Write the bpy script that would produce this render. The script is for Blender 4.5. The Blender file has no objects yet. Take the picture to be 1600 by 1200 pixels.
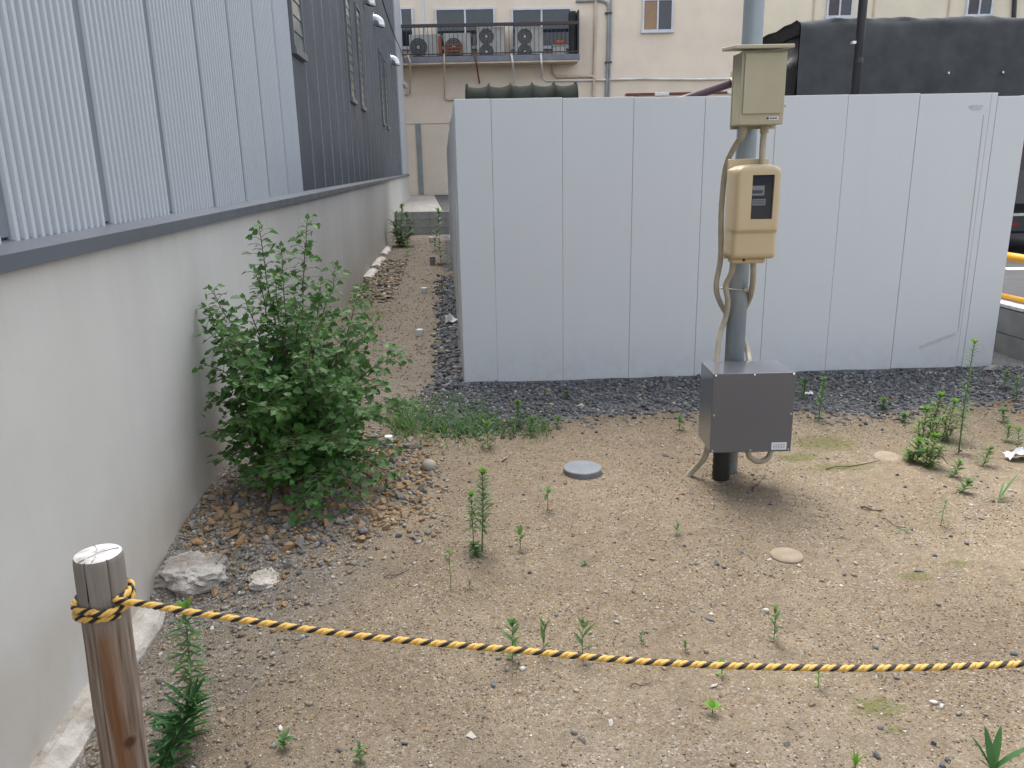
import bpy, math, random
import numpy as np
from mathutils import Vector, Matrix, noise
random.seed(7); rng = np.random.default_rng(7)
S = bpy.context.scene; COL = S.collection
# ------------------------------------------------------------------ camera
FPX = 1240.0; PITCH = math.atan(340/1240); ROLL = math.radians(1.15); CH = 1.55
_F = Vector((0, math.cos(PITCH), -math.sin(PITCH))); _U0 = Vector((0, math.sin(PITCH), math.cos(PITCH))); _R0 = Vector((1, 0, 0))
_R = _R0*math.cos(ROLL) - _U0*math.sin(ROLL); _U = _U0*math.cos(ROLL) + _R0*math.sin(ROLL)
CP = Vector((0, 0, CH))
cam = bpy.data.cameras.new('camera'); co = bpy.data.objects.new('camera', cam); COL.objects.link(co)
co.matrix_world = Matrix(((_R.x, _U.x, -_F.x, 0), (_R.y, _U.y, -_F.y, 0), (_R.z, _U.z, -_F.z, CH), (0, 0, 0, 1)))
cam.sensor_fit = 'HORIZONTAL'; cam.sensor_width = 36; cam.lens = FPX/1600*36; cam.clip_start = .05; cam.clip_end = 500
S.camera = co
# ------------------------------------------------------------------ light
SUN_EL = math.radians(64); SUN_AZ = math.radians(-20)      # azimuth from +Y towards +X
w = bpy.data.worlds.new("World"); S.world = w; w.use_nodes = True
nt = w.node_tree; bg = nt.nodes['Background']
sky = nt.nodes.new('ShaderNodeTexSky'); sky.sky_type = 'NISHITA'; sky.sun_disc = False
sky.sun_elevation = SUN_EL; sky.sun_rotation = SUN_AZ; sky.air_density = 1.0; sky.dust_density = 3.0; sky.ozone_density = 1.0
hs = nt.nodes.new('ShaderNodeHueSaturation'); hs.inputs['Saturation'].default_value = .30
nt.links.new(sky.outputs[0], hs.inputs['Color']); nt.links.new(hs.outputs[0], bg.inputs['Color'])
bg.inputs['Strength'].default_value = .15
sl = bpy.data.lights.new('sun', 'SUN'); sl.energy = 1.3; sl.angle = math.radians(40); sl.color = (1, .96, .9)
so = bpy.data.objects.new('sun', sl); COL.objects.link(so)
sd = Vector((math.sin(SUN_AZ)*math.cos(SUN_EL), math.cos(SUN_AZ)*math.cos(SUN_EL), math.sin(SUN_EL)))
so.rotation_euler = sd.to_track_quat('Z', 'Y').to_euler(); so.location = (0, 0, 12)
S.view_settings.view_transform = 'Standard'; S.view_settings.look = 'None'; S.view_settings.gamma = 1
S.view_settings.use_curve_mapping = False; S.view_settings.exposure = 1.72
S.render.resolution_x = 1024; S.render.resolution_y = 768
# ------------------------------------------------------------------ measuring helpers: where a thing stands
def ray(x, y): return _F + _R*((x-800)/FPX) - _U*((y-600)/FPX)
def AY(x, y, Y): d = ray(x, y); return CP + d*(Y/d.y)
XW = -1.235; WK = -.078                                      # wall line x = XW + WK*y
def smooth(a, b, t):
    t = min(1, max(0, (t-a)/(b-a))); return t*t*(3-2*t)
def height(x, y):
    dw = x-(XW+WK*y)
    h = (.05+.012*max(0, min(x, 4)))*smooth(4.7, 5.5, y)*smooth(-.6, -.3, x+.078*(y-5.6))*(1-smooth(9, 12, y))
    h -= .10*(1-smooth(2.75, 3.1, y))*(1-smooth(.15, .75, dw))
    h += .035*(1-smooth(.1, .8, dw))*smooth(3, 3.4, y)*(1-smooth(4.6, 5.4, y))
    if y < 21:
        h += .014*noise.noise((x*1.1, y*1.1, 0)) + .007*noise.noise((x*4, y*4, 3))+.003*noise.noise((x*13, y*13, 3))
    return h
def G(x, y):
    d = ray(x, y); z = 0
    for i in range(6):
        p = CP + d*((z-CH)/d.z); z = height(p.x, p.y)
    return Vector((p.x, p.y, z))
def WP(y, z, o=0): return Vector((XW+WK*y+o, y, z))
# ------------------------------------------------------------------ materials
def rgb(c): return (c[0], c[1], c[2], 1)
class NT:
    def __init__(s, name):
        s.m = bpy.data.materials.new(name); s.m.use_nodes = True; s.t = s.m.node_tree
        s.b = s.t.nodes['Principled BSDF']; s.out = s.t.nodes['Material Output']
    def n(s, typ, **kw):
        nd = s.t.nodes.new('ShaderNode'+typ)
        for k, v in kw.items():
            if k in nd.inputs: nd.inputs[k].default_value = v
            else: setattr(nd, k, v)
        return nd
    def l(s, a, b): s.t.links.new(a, b)
    def coord(s, scale=(1, 1, 1), kind='Object'):
        tc = s.n('TexCoord'); mp = s.n('Mapping'); mp.inputs['Scale'].default_value = scale
        s.l(tc.outputs[kind], mp.inputs['Vector']); return mp.outputs[0]
    def noise(s, vec, scale, detail=4, rough=.55):
        nd = s.n('TexNoise'); nd.inputs['Scale'].default_value = scale; nd.inputs['Detail'].default_value = detail; nd.inputs['Roughness'].default_value = rough
        if vec: s.l(vec, nd.inputs['Vector'])
        return nd.outputs['Fac']
    def ramp(s, fac, stops):
        r = s.n('ValToRGB'); e = r.color_ramp.elements
        while len(e) < len(stops): e.new(.5)
        for k, (p, c) in enumerate(stops): e[k].position = p; e[k].color = rgb(c) if not isinstance(c, (int, float)) else (c, c, c, 1)
        s.l(fac, r.inputs[0]); return r.outputs[0]
    def mix(s, fac, a, b, mode='MIX'):
        m = s.n('Mix', data_type='RGBA', blend_type=mode)
        for sock, v in ((m.inputs[0], fac), (m.inputs[6], a), (m.inputs[7], b)):
            if isinstance(v, (int, float)): sock.default_value = v
            elif isinstance(v, tuple): sock.default_value = rgb(v)
            else: s.l(v, sock)
        return m.outputs[2]
    def bump(s, h, strength=.3, dist=.01, prev=None):
        b = s.n('Bump'); b.inputs['Strength'].default_value = strength; b.inputs['Distance'].default_value = dist
        s.l(h, b.inputs['Height'])
        if prev: s.l(prev, b.inputs['Normal'])
        s.l(b.outputs[0], s.b.inputs['Normal']); return b.outputs[0]
def M(name, col, rough=.6, metal=0, col2=None, scale=3, stretch=(1, 1, 1), bump=.1, bscale=150, dist=.002, contrast=(.35, .65), spec=.5, rvar=.08):
    t = NT(name); col2 = col2 or tuple(c*.78 for c in col)
    v = t.coord(stretch); f = t.noise(v, scale, 6, .6)
    t.l(t.mix(t.ramp(f, [(contrast[0], 0.), (contrast[1], 1.)]), col2, col), t.b.inputs['Base Color'])
    v2 = t.coord(); r = t.ramp(t.noise(v2, scale*2.3, 3), [(.3, max(0, rough-rvar)), (.7, min(1, rough+rvar))])
    t.l(r, t.b.inputs['Roughness']); t.b.inputs['Metallic'].default_value = metal
    t.b.inputs['Specular IOR Level'].default_value = spec
    if bump: t.bump(t.noise(v2, bscale, 3), bump, dist)
    return t.m
MT = {}
MT['beige_box'] = M('painted beige steel', (.39, .36, .245), .5, 0, (.35, .32, .215), 5, bump=.05)
MT['cream_plastic'] = M('cream plastic', (.52, .415, .265), .45, 0, (.46, .36, .22), 3, (1, 1, .4), bump=.04)
MT['grey_box'] = M('grey painted sheet', (.084, .088, .102), .3, 0, (.080, .084, .097), 1.5, bump=.03, rvar=.01)
MT['grey_box'].node_tree.nodes['Principled BSDF'].inputs['Coat Weight'].default_value = 1; MT['grey_box'].node_tree.nodes['Principled BSDF'].inputs['Coat Roughness'].default_value = .12
MT['conduit'] = M('beige conduit', (.40, .36, .28), .55, 0, (.28, .25, .19), 8, bump=.1)
MT['galv'] = M('galvanised steel', (.30, .34, .37), .5, .35, (.20, .235, .26), 5, (1, 1, .35), bump=.1)
MT['black_rubber'] = M('black rubber', (.012, .012, .013), .5)
MT['black_paint'] = M('black paint', (.016, .016, .022), .45)
MT['black_gloss'] = M('black car paint', (.006, .006, .008), .12, bump=0)
MT['white_print'] = M('white sticker', (.72, .73, .76), .4, bump=0)
MT['dark_print'] = M('dark print', (.03, .04, .08), .5, bump=0)
MT['steel'] = M('bright steel', (.6, .63, .64), .3, .7, bump=.03)
MT['white_plastic'] = M('white pvc', (.78, .79, .80), .4, bump=.03)
MT['grey_plastic'] = M('grey plastic cap', (.16, .172, .19), .5, 0, (.125, .137, .153), 18, bump=.08)
t = NT('white coated hoarding steel'); v = t.coord(); vs = t.coord((6, 6, .35))
c = t.mix(t.ramp(t.noise(vs, 1.5, 6, .7), [(.5, 0.), (.85, .35)]), (.545, .572, .60), (.485, .505, .525))
c = t.mix(t.ramp(t.noise(v, 1.1, 4), [(.3, 0.), (.7, .4)]), c, (.525, .55, .577))
sp = t.n('SeparateXYZ'); t.l(v, sp.inputs[0]); lo_ = t.n('MapRange'); t.l(sp.outputs['Z'], lo_.inputs[0]); lo_.inputs[1].default_value = .40; lo_.inputs[2].default_value = .02
c = t.mix(t.mix(1., lo_.outputs[0], t.ramp(t.noise(v, 14, 6, .7), [(.45, .0), (.8, .55)]), 'MULTIPLY'), c, (.38, .36, .33))
c = t.mix(t.ramp(t.noise(v, 60, 3, .8), [(.74, 0.), (.82, .2)]), c, (.40, .40, .40))
t.l(c, t.b.inputs['Base Color']); t.b.inputs['Roughness'].default_value = .36; b = t.bump(t.noise(v, 2.5, 2), .25, .01); t.bump(t.noise(v, 160, 2), .03, .002, b)
MT['hoard'] = t.m
MT['hoard_edge'] = M('hoarding trim', (.42, .45, .50), .4)
MT['tape'] = M('old tape residue', (.40, .40, .38), .7, 0, (.47, .49, .5), 40)
MT['siding'] = M('light grey corrugated steel', (.41, .445, .485), .45, 0, (.375, .41, .45), 1.2, (1, 1, .25), bump=.03)
MT['siding_gap'] = M('joint strip', (.17, .19, .22), .5)
MT['siding_dark'] = M('dark grey corrugated steel', (.082, .092, .112), .42, .1, (.072, .081, .10), 1.2, (1, 1, .25), bump=.03)
MT['seam_light'] = M('light seam strip', (.30, .315, .34), .4)
MT['flashing'] = M('grey flashing', (.095, .106, .125), .38, 0, (.082, .091, .108), 2, bump=.08)
MT['frame_grey'] = M('window frame grey', (.15, .16, .18), .4)
MT['louvre'] = M('jalousie glass', (.20, .22, .20), .15, 0, (.15, .17, .16), 4, bump=0)
MT['dark_in'] = M('dark interior', (.01, .011, .014), .6)
MT['glass_dark'] = M('dark window glass', (.022, .028, .042), .08, bump=0)
MT['stucco'] = M('beige stucco', (.68, .595, .49), .9, 0, (.60, .52, .43), .8, bump=.35, bscale=45, dist=.01)
MT['stucco2'] = M('yellow beige stucco', (.70, .63, .49), .9, 0, (.63, .56, .44), .8, bump=.35, bscale=45, dist=.01)
MT['pipe_beige'] = M('beige painted pipe', (.55, .45, .35), .6)
MT['pipe_white'] = M('white pipe', (.70, .70, .70), .4, 0, (.5, .48, .45), 1.5)
MT['pipe_grey'] = M('grey conduit pipe', (.25, .27, .28), .5)
MT['alu'] = M('aluminium frame', (.55, .58, .64), .4)
MT['rail_brown'] = M('dark brown railing', (.035, .024, .024), .5)
MT['slab'] = M('grey balcony slab', (.18, .19, .225), .8)
MT['ac_body'] = M('outdoor unit casing', (.42, .42, .39), .5, 0, (.34, .33, .30), 4)
MT['ac_grille'] = M('fan grille', (.05, .05, .055), .6)
MT['rust'] = M('rusty strap', (.33, .10, .035), .8)
MT['tarp'] = M('dark green canvas', (.085, .090, .093), 1, 0, (.062, .067, .069), 3, bump=.6, bscale=60, dist=.004)
MT['tarp_green'] = M('olive canvas', (.026, .031, .026), 1, 0, (.014, .018, .015), 3, bump=.6, bscale=60, dist=.004)
MT['tarp_black'] = M('black canvas flap', (.012, .012, .013), .5, bump=.4, bscale=20, dist=.02)
for k_ in ('tarp', 'tarp_green'): MT[k_].node_tree.nodes['Principled BSDF'].inputs['Specular IOR Level'].default_value = .12
MT['yellow_pipe'] = M('yellow painted pipe', (.78, .40, .015), .4, 0, (.68, .33, .015), 5)
MT['white_line'] = M('worn white road paint', (.72, .72, .72), .7, 0, (.5, .5, .5), 20)
MT['red_lamp'] = M('red lamp', (.25, .01, .01), .2, bump=0)
MT['brown_tile'] = M('brown coping tile', (.15, .045, .03), .6)
MT['boom'] = M('dark red brown pipe', (.06, .028, .035), .5)
MT['plastic_scrap'] = M('white plastic scrap', (.75, .76, .8), .35)
MT['clay'] = M('beige clay lid', (.27, .215, .155), .9, 0, (.21, .165, .115), 20)
def stone_mat(name, stops):
    t = NT(name); oi = t.n('ObjectInfo'); v = t.coord()
    base = t.ramp(oi.outputs['Random'], stops)
    f = t.noise(v, 35, 5)
    t.l(t.mix(t.ramp(f, [(.35, .0), (.7, .7)]), base, t.mix(.5, base, (.28, .255, .22))), t.b.inputs['Base Color'])
    t.b.inputs['Roughness'].default_value = .9; t.bump(t.noise(v, 120, 5), .5, .004); return t.m
MT['stone_ochre'] = stone_mat('ochre rubble', [(0, (.18, .12, .065)), (.3, (.27, .15, .06)), (.6, (.21, .15, .09)), (.85, (.32, .185, .075)), (1, (.18, .10, .055))])
MT['stone_grey'] = stone_mat('grey rubble', [(0, (.14, .125, .11)), (.3, (.20, .18, .155)), (.6, (.11, .108, .112)), (1, (.26, .245, .22))])
MT['stone_dark'] = stone_mat('slate stone', [(0, (.05, .054, .07)), (1, (.085, .092, .11))])
MT['stone_white'] = stone_mat('white stone', [(0, (.38, .36, .33)), (1, (.46, .43, .38))])
# pebbles coloured stone by stone
t = NT('mixed pebbles'); a = t.n('VertexColor', layer_name='tint'); t.l(a.outputs[0], t.b.inputs['Base Color']); t.b.inputs['Roughness'].default_value = .85
t.b.inputs['Specular IOR Level'].default_value = .3
MT['pebbles'] = t.m
# leaves: each leaf a little different
def leaf_mat(name, cols, trans=.3, rough=.5):
    t = NT(name); g = t.n('NewGeometry'); oi = t.n('ObjectInfo')
    ad = t.n('Math', operation='ADD'); t.l(g.outputs['Random Per Island'], ad.inputs[0]); t.l(oi.outputs['Random'], ad.inputs[1])
    fr = t.n('Math', operation='FRACT'); t.l(ad.outputs[0], fr.inputs[0])
    c = t.ramp(fr.outputs[0], [(i/(len(cols)-1), k) for i, k in enumerate(cols)])
    bf = t.mix(g.outputs['Backfacing'], c, t.mix(.5, c, (.14, .19, .12)))
    t.l(bf, t.b.inputs['Base Color']); t.b.inputs['Roughness'].default_value = rough; t.b.inputs['Specular IOR Level'].default_value = .35
    tr = t.n('BsdfTranslucent'); t.l(t.mix(.5, c, (.16, .3, .04)), tr.inputs['Color']); ms = t.n('MixShader'); ms.inputs[0].default_value = trans
    t.l(t.b.outputs[0], ms.inputs[1]); t.l(tr.outputs[0], ms.inputs[2]); t.l(ms.outputs[0], t.out.inputs['Surface'])
    return t.m
MT['bush_leaf'] = leaf_mat('shrub leaf', [(.026, .082, .016), (.042, .118, .022), (.062, .152, .034), (.033, .10, .020), (.09, .185, .045)])
MT['weed_leaf'] = leaf_mat('weed leaf', [(.055, .125, .032), (.08, .165, .045), (.065, .135, .05), (.11, .20, .05)])
MT['weed_tip'] = leaf_mat('young weed leaf', [(.16, .33, .035), (.12, .27, .03), (.20, .36, .05)], .35)
MT['dark_leaf'] = leaf_mat('dark narrow leaf', [(.022, .075, .022), (.03, .10, .028), (.04, .12, .03)], .2)
MT['pale_leaf'] = leaf_mat('yellow green weed leaf', [(.09, .17, .035), (.12, .21, .04), (.07, .14, .04), (.16, .22, .045)])
MT['stem'] = M('green stem', (.10, .16, .05), .6, 0, (.09, .10, .045), 20)
MT['bark'] = M('brown twig', (.10, .065, .05), .8, 0, (.07, .05, .04), 20)
# concrete wall
t = NT('smooth cast concrete'); v = t.coord(); vs = t.coord((1, 1, .12)); vb = t.coord((1, 1, .5))
c = t.mix(t.ramp(t.noise(vb, .9, 5), [(.32, 0.), (.68, 1.)]), (.44, .43, .405), (.515, .507, .485))
c = t.mix(t.ramp(t.noise(vs, 3.5, 5, .6), [(.5, 0.), (.8, .22)]), c, (.34, .33, .31))
sp = t.n('SeparateXYZ'); t.l(v, sp.inputs[0])
low = t.n('MapRange'); t.l(sp.outputs['Z'], low.inputs[0]); low.inputs[1].default_value = .5; low.inputs[2].default_value = -.05
c = t.mix(t.mix(1., low.outputs[0], t.ramp(t.noise(v, 3.5, 4), [(.3, .15), (.7, .8)]), 'MULTIPLY'), c, (.36, .29, .21))
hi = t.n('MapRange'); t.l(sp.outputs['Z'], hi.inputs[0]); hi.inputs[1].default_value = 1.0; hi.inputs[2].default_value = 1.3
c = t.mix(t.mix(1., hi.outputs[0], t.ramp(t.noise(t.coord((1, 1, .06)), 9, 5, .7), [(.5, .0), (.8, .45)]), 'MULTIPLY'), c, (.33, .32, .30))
c = t.mix(t.ramp(t.noise(v, 55, 2, .8), [(.70, 0.), (.76, .6)]), c, (.33, .32, .30))
t.l(c, t.b.inputs['Base Color']); t.b.inputs['Roughness'].default_value = .75
b = t.bump(t.noise(v, 2.2, 3), .25, .03); t.bump(t.noise(v, 140, 4), .12, .002, b)
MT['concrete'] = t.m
MT['rough_concrete'] = M('rough old concrete', (.46, .43, .39), .95, 0, (.27, .24, .20), 9, bump=1, bscale=45, dist=.012)
MT['white_mortar'] = M('white broken mortar', (.62, .60, .57), .95, 0, (.36, .32, .27), 14, bump=1, bscale=45, dist=.01)
MT['old_concrete'] = M('crumbled concrete', (.42, .40, .37), .95, 0, (.17, .145, .12), 7, bump=1, bscale=45, dist=.014)
MT['block'] = M('grey concrete block', (.30, .30, .285), .95, 0, (.23, .23, .22), 6, bump=.6, bscale=200, dist=.003)
MT['mortar'] = M('dark mortar joint', (.14, .14, .135), .95)
MT['asphalt'] = M('asphalt', (.06, .06, .064), .9, 0, (.045, .045, .048), 5, bump=.8, bscale=120, dist=.004)
MT['pale_gravel'] = M('pale gravel', (.42, .40, .37), .95, 0, (.20, .19, .18), 14, bump=1, bscale=30, dist=.02)
# wood
t = NT('weathered log'); tc = t.n('TexCoord'); mp = t.n('Mapping'); mp.inputs['Scale'].default_value = (90, 90, 3.2); t.l(tc.outputs['Object'], mp.inputs['Vector'])
f1 = t.noise(mp.outputs[0], 1, 6, .6); mp2 = t.n('Mapping'); mp2.inputs['Scale'].default_value = (9, 9, 1.1); t.l(tc.outputs['Object'], mp2.inputs['Vector']); f2 = t.noise(mp2.outputs[0], 1, 4, .6)
c = t.ramp(f1, [(.3, (.10, .068, .05)), (.5, (.21, .16, .125)), (.7, (.33, .275, .23))])
mx = t.n('Mapping'); mx.inputs['Scale'].default_value = (1, 1, 0); nw = t.n('TexNoise'); nw.inputs['Scale'].default_value = 1; t.l(mp2.outputs[0], nw.inputs['Vector']); wd = t.n('VectorMath', operation='MULTIPLY_ADD'); t.l(nw.outputs['Color'], wd.inputs[0]); wd.inputs[1].default_value = (.05, .05, 0); t.l(tc.outputs['Object'], wd.inputs[2]); t.l(wd.outputs[0], mx.inputs['Vector'])
sd2 = t.n('VectorMath', operation='DISTANCE'); t.l(mx.outputs[0], sd2.inputs[0]); sd2.inputs[1].default_value = (.060, -.018, 0)
sm = t.n('MapRange'); t.l(sd2.outputs['Value'], sm.inputs[0]); sm.inputs[1].default_value = .034; sm.inputs[2].default_value = .004; sm.inputs[4].default_value = .42
sa = t.n('Math', operation='ADD'); t.l(sm.outputs[0], sa.inputs[0]); t.l(f2, sa.inputs[1])
c = t.mix(t.ramp(sa.outputs[0], [(.60, 0.), (.92, .9)]), c, t.mix(f1, (.075, .03, .013), (.24, .11, .045)))
sp = t.n('SeparateXYZ'); t.l(tc.outputs['Object'], sp.inputs[0])
tp = t.n('MapRange'); t.l(sp.outputs['Z'], tp.inputs[0]); tp.inputs[1].default_value = .70; tp.inputs[2].default_value = .76
c = t.mix(tp.outputs[0], c, t.mix(f1, (.13, .112, .095), (.28, .25, .222)))
kn = t.n('VectorMath', operation='DISTANCE'); t.l(tc.outputs['Object'], kn.inputs[0]); kn.inputs[1].default_value = (.050, -.031, .46)
kf = t.n('MapRange'); t.l(kn.outputs['Value'], kf.inputs[0]); kf.inputs[1].default_value = .017; kf.inputs[2].default_value = .008
c = t.mix(kf.outputs[0], c, (.075, .035, .022))
t.l(c, t.b.inputs['Base Color']); t.b.inputs['Roughness'].default_value = .95; t.b.inputs['Specular IOR Level'].default_value = .15; t.bump(f1, .9, .005)
MT['log'] = t.m
t = NT('log end grain'); v = t.coord(); c = t.mix(t.ramp(t.noise(v, 22, 5), [(.35, 0.), (.6, 1.)]), (.30, .27, .24), (.66, .65, .64)); t.l(c, t.b.inputs['Base Color']); t.bump(t.noise(v, 60, 5), .6, .004); t.b.inputs['Roughness'].default_value = .9
MT['log_end'] = t.m
# rope strands
def rope_mat(name, c1, c2):
    t = NT(name); tc = t.n('TexCoord'); wv = t.n('TexWave', wave_type='BANDS', bands_direction='DIAGONAL'); mp = t.n('Mapping'); mp.inputs['Scale'].default_value = (1.0, 1.0, 1); t.l(tc.outputs['UV'], mp.inputs['Vector'])
    t.l(mp.outputs[0], wv.inputs['Vector']); wv.inputs['Scale'].default_value = 1.3; wv.inputs['Distortion'].default_value = .8
    f = wv.outputs['Fac']; n = t.noise(t.coord(), 500, 3)
    t.l(t.mix(t.ramp(f, [(.2, 0.), (.8, 1.)]), c2, t.mix(n, c2, c1)), t.b.inputs['Base Color']); t.b.inputs['Roughness'].default_value = .45
    t.bump(f, .6, .0012); return t.m
MT['rope_yellow'] = rope_mat('yellow rope strand', (.92, .64, .20), (.58, .33, .06)); MT['rope_black'] = rope_mat('black rope strand', (.014, .012, .02), (.006, .006, .009))
# ground
t = NT('sandy gravel ground'); v = t.coord()
za = t.n('VertexColor', layer_name='zones'); sp = t.n('SeparateColor'); t.l(za.outputs[0], sp.inputs[0]); DK, GR, MO = sp.outputs[0], sp.outputs[1], sp.outputs[2]
vn = t.n('TexNoise'); vn.inputs['Scale'].default_value = 60; t.l(v, vn.inputs['Vector'])
vd = t.n('VectorMath', operation='MULTIPLY_ADD'); t.l(vn.outputs['Color'], vd.inputs[0]); vd.inputs[1].default_value = (.012,)*3; t.l(v, vd.inputs[2])
vo = t.n('TexVoronoi'); vo.inputs['Scale'].default_value = 150; t.l(vd.outputs[0], vo.inputs['Vector'])
vo2 = t.n('TexVoronoi'); vo2.inputs['Scale'].default_value = 330; t.l(vd.outputs[0], vo2.inputs['Vector'])
s1 = t.n('SeparateColor'); t.l(vo.outputs['Color'], s1.inputs[0]); s2 = t.n('SeparateColor'); t.l(vo2.outputs['Color'], s2.inputs[0])
sand = t.ramp(t.noise(v, 1.6, 7, .68), [(.3, (.145, .110, .066)), (.5, (.197, .155, .098)), (.7, (.245, .20, .135))])
grain = t.ramp(s1.outputs[0], [(0, (.055, .046, .038)), (.18, (.12, .08, .048)), (.45, (.19, .138, .086)), (.7, (.25, .195, .135)), (.86, (.17, .16, .15)), (.96, (.40, .37, .33)), (1, (.48, .45, .42))])
grain2 = t.ramp(s2.outputs[1], [(0, (.07, .054, .04)), (.4, (.155, .115, .075)), (.8, (.24, .19, .135)), (1, (.38, .34, .29))])
lay = t.ramp(t.noise(v, 4.5, 5, .6), [(.38, .25), (.62, .85)])
c = t.mix(lay, t.mix(.55, sand, grain2), t.mix(.7, sand, grain))
gg = t.ramp(s1.outputs[1], [(0, (.07, .066, .062)), (.4, (.14, .13, .115)), (.8, (.21, .195, .175)), (1, (.38, .36, .34))])
c = t.mix(GR, c, gg)
c = t.mix(t.ramp(t.noise(v, 11, 6, .75), [(.40, .35), (.5, 0.)]), c, (.10, .08, .058))
lf = t.noise(v, .75, 6, .65); c = t.mix(t.ramp(lf, [(.36, .55), (.55, 0.)]), c, t.mix(.5, c, (.085, .062, .042)))
c = t.mix(t.ramp(t.noise(v, 2.7, 5, .6), [(.58, 0.), (.72, .45)]), c, (.25, .21, .155))
dd = t.ramp(s1.outputs[2], [(0, (.04, .042, .048)), (.5, (.10, .104, .114)), (.9, (.16, .163, .168)), (1, (.28, .27, .25))])
nd = t.noise(v, 7, 4); dm = t.n('Math', operation='MULTIPLY_ADD'); t.l(DK, dm.inputs[0]); dm.inputs[1].default_value = 1.6; t.l(nd, dm.inputs[2])
dmr = t.n('MapRange'); t.l(dm.outputs[0], dmr.inputs[0]); dmr.inputs[1].default_value = 1.0; dmr.inputs[2].default_value = 1.35
c = t.mix(dmr.outputs[0], c, dd)
mm = t.n('Math', operation='MULTIPLY_ADD'); t.l(MO, mm.inputs[0]); mm.inputs[1].default_value = .78; t.l(t.noise(v, 34, 6, .75), mm.inputs[2])
mmr = t.n('MapRange'); t.l(mm.outputs[0], mmr.inputs[0]); mmr.inputs[1].default_value = .98; mmr.inputs[2].default_value = 1.2; mmr.inputs[4].default_value = .7
c = t.mix(mmr.outputs[0], c, (.095, .10, .028))
t.l(c, t.b.inputs['Base Color']); t.b.inputs['Roughness'].default_value = .95; t.b.inputs['Specular IOR Level'].default_value = .2
b = t.bump(t.noise(v, 25, 5), .6, .012)
iv = t.n('Math', operation='SUBTRACT'); iv.inputs[0].default_value = 1; t.l(vo.outputs['Distance'], iv.inputs[1])
b = t.bump(iv.outputs[0], .7, .004, b); t.bump(s2.outputs[0], .3, .002, b)
MT['ground'] = t.m
# ------------------------------------------------------------------ mesh helpers
class MB:
    def __init__(s): s.v = []; s.f = []; s.mi = []; s.uv = None
    def add(s, vs, fs, mi=0):
        o = len(s.v); s.v += [tuple(p) for p in vs]; s.f += [tuple(i+o for i in f) for f in fs]; s.mi += [mi]*len(fs)
    def box(s, x0, x1, y0, y1, z0, z1, mi=0, fn=None):
        vs = [(x, y, z) for x in (x0, x1) for y in (y0, y1) for z in (z0, z1)]
        if fn: vs = [fn(*p) for p in vs]
        s.add(vs, [(0, 1, 3, 2), (4, 6, 7, 5), (0, 4, 5, 1), (2, 3, 7, 6), (0, 2, 6, 4), (1, 5, 7, 3)], mi)
    def prism(s, outline, y0, y1, axis='y'):     # outline of (x,z), extruded in y
        n = len(outline); vs = [(a, y0, b) for a, b in outline]+[(a, y1, b) for a, b in outline]
        s.add(vs, [tuple(range(n)), tuple(range(2*n-1, n-1, -1))]+[(i, i+n, (i+1) % n+n, (i+1) % n) for i in range(n)])
    def tube(s, pts, r, n=8, cap=True, mi=0, uv=False):
        pts = [Vector(p) for p in pts]; N = len(pts); rr = r if hasattr(r, '__len__') else [r]*N
        T = [(pts[min(i+1, N-1)]-pts[max(i-1, 0)]).normalized() for i in range(N)]
        a = Vector((0, 0, 1)) if abs(T[0].z) < .9 else Vector((1, 0, 0)); nrm = T[0].cross(a).normalized(); vs = []
        for i in range(N):
            nrm = (nrm-T[i]*nrm.dot(T[i])).normalized(); bn = T[i].cross(nrm)
            for k in range(n):
                an = 2*math.pi*k/n; vs.append(pts[i]+(nrm*math.cos(an)+bn*math.sin(an))*rr[i])
        fs = [(i*n+k, i*n+(k+1) % n, (i+1)*n+(k+1) % n, (i+1)*n+k) for i in range(N-1) for k in range(n)]
        if uv:
            s.uv = s.uv or []
            for i in range(N-1):
                for k in range(n): s.uv += [(k/n*6, i*.35), ((k+1)/n*6, i*.35), ((k+1)/n*6, (i+1)*.35), (k/n*6, (i+1)*.35)]
            cap = False
        if cap: fs += [tuple(range(n-1, -1, -1)), tuple((N-1)*n+k for k in range(n))]
        s.add(vs, fs, mi)
    def lathe(s, prof, c=(0, 0, 0), n=24, mi=0, cap=True):      # prof (r, z)
        N = len(prof); vs = [(c[0]+r*math.cos(2*math.pi*k/n), c[1]+r*math.sin(2*math.pi*k/n), c[2]+z) for r, z in prof for k in range(n)]
        fs = [(i*n+k, i*n+(k+1) % n, (i+1)*n+(k+1) % n, (i+1)*n+k) for i in range(N-1) for k in range(n)]
        if cap: fs += [tuple(range(n-1, -1, -1)), tuple((N-1)*n+k for k in range(n))]
        s.add(vs, fs, mi)
def wloc(o):
    p = Vector((0, 0, 0))
    while o: p += o.location; o = o.parent
    return p
def tag(o, label=None, cat=None, group=None, kind=None):
    if label: o['label'] = label
    if cat: o['category'] = cat
    if group: o['group'] = group
    if kind: o['kind'] = kind
    return o
def mesh(name, mb, mats, off=Vector((0, 0, 0)), smooth=False):
    me = bpy.data.meshes.new(name); me.from_pydata([(p[0]-off[0], p[1]-off[1], p[2]-off[2]) for p in mb.v], [], mb.f)
    for m in (mats if isinstance(mats, (list, tuple)) else [mats]): me.materials.append(MT[m])
    if any(mb.mi): me.polygons.foreach_set('material_index', mb.mi)
    if mb.uv and len(mb.uv) == len(me.loops):
        u = me.uv_layers.new(name='UVMap'); u.data.foreach_set('uv', [c for p in mb.uv for c in p])
    if smooth: me.polygons.foreach_set('use_smooth', [True]*len(me.polygons))
    me.update(); return me
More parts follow.
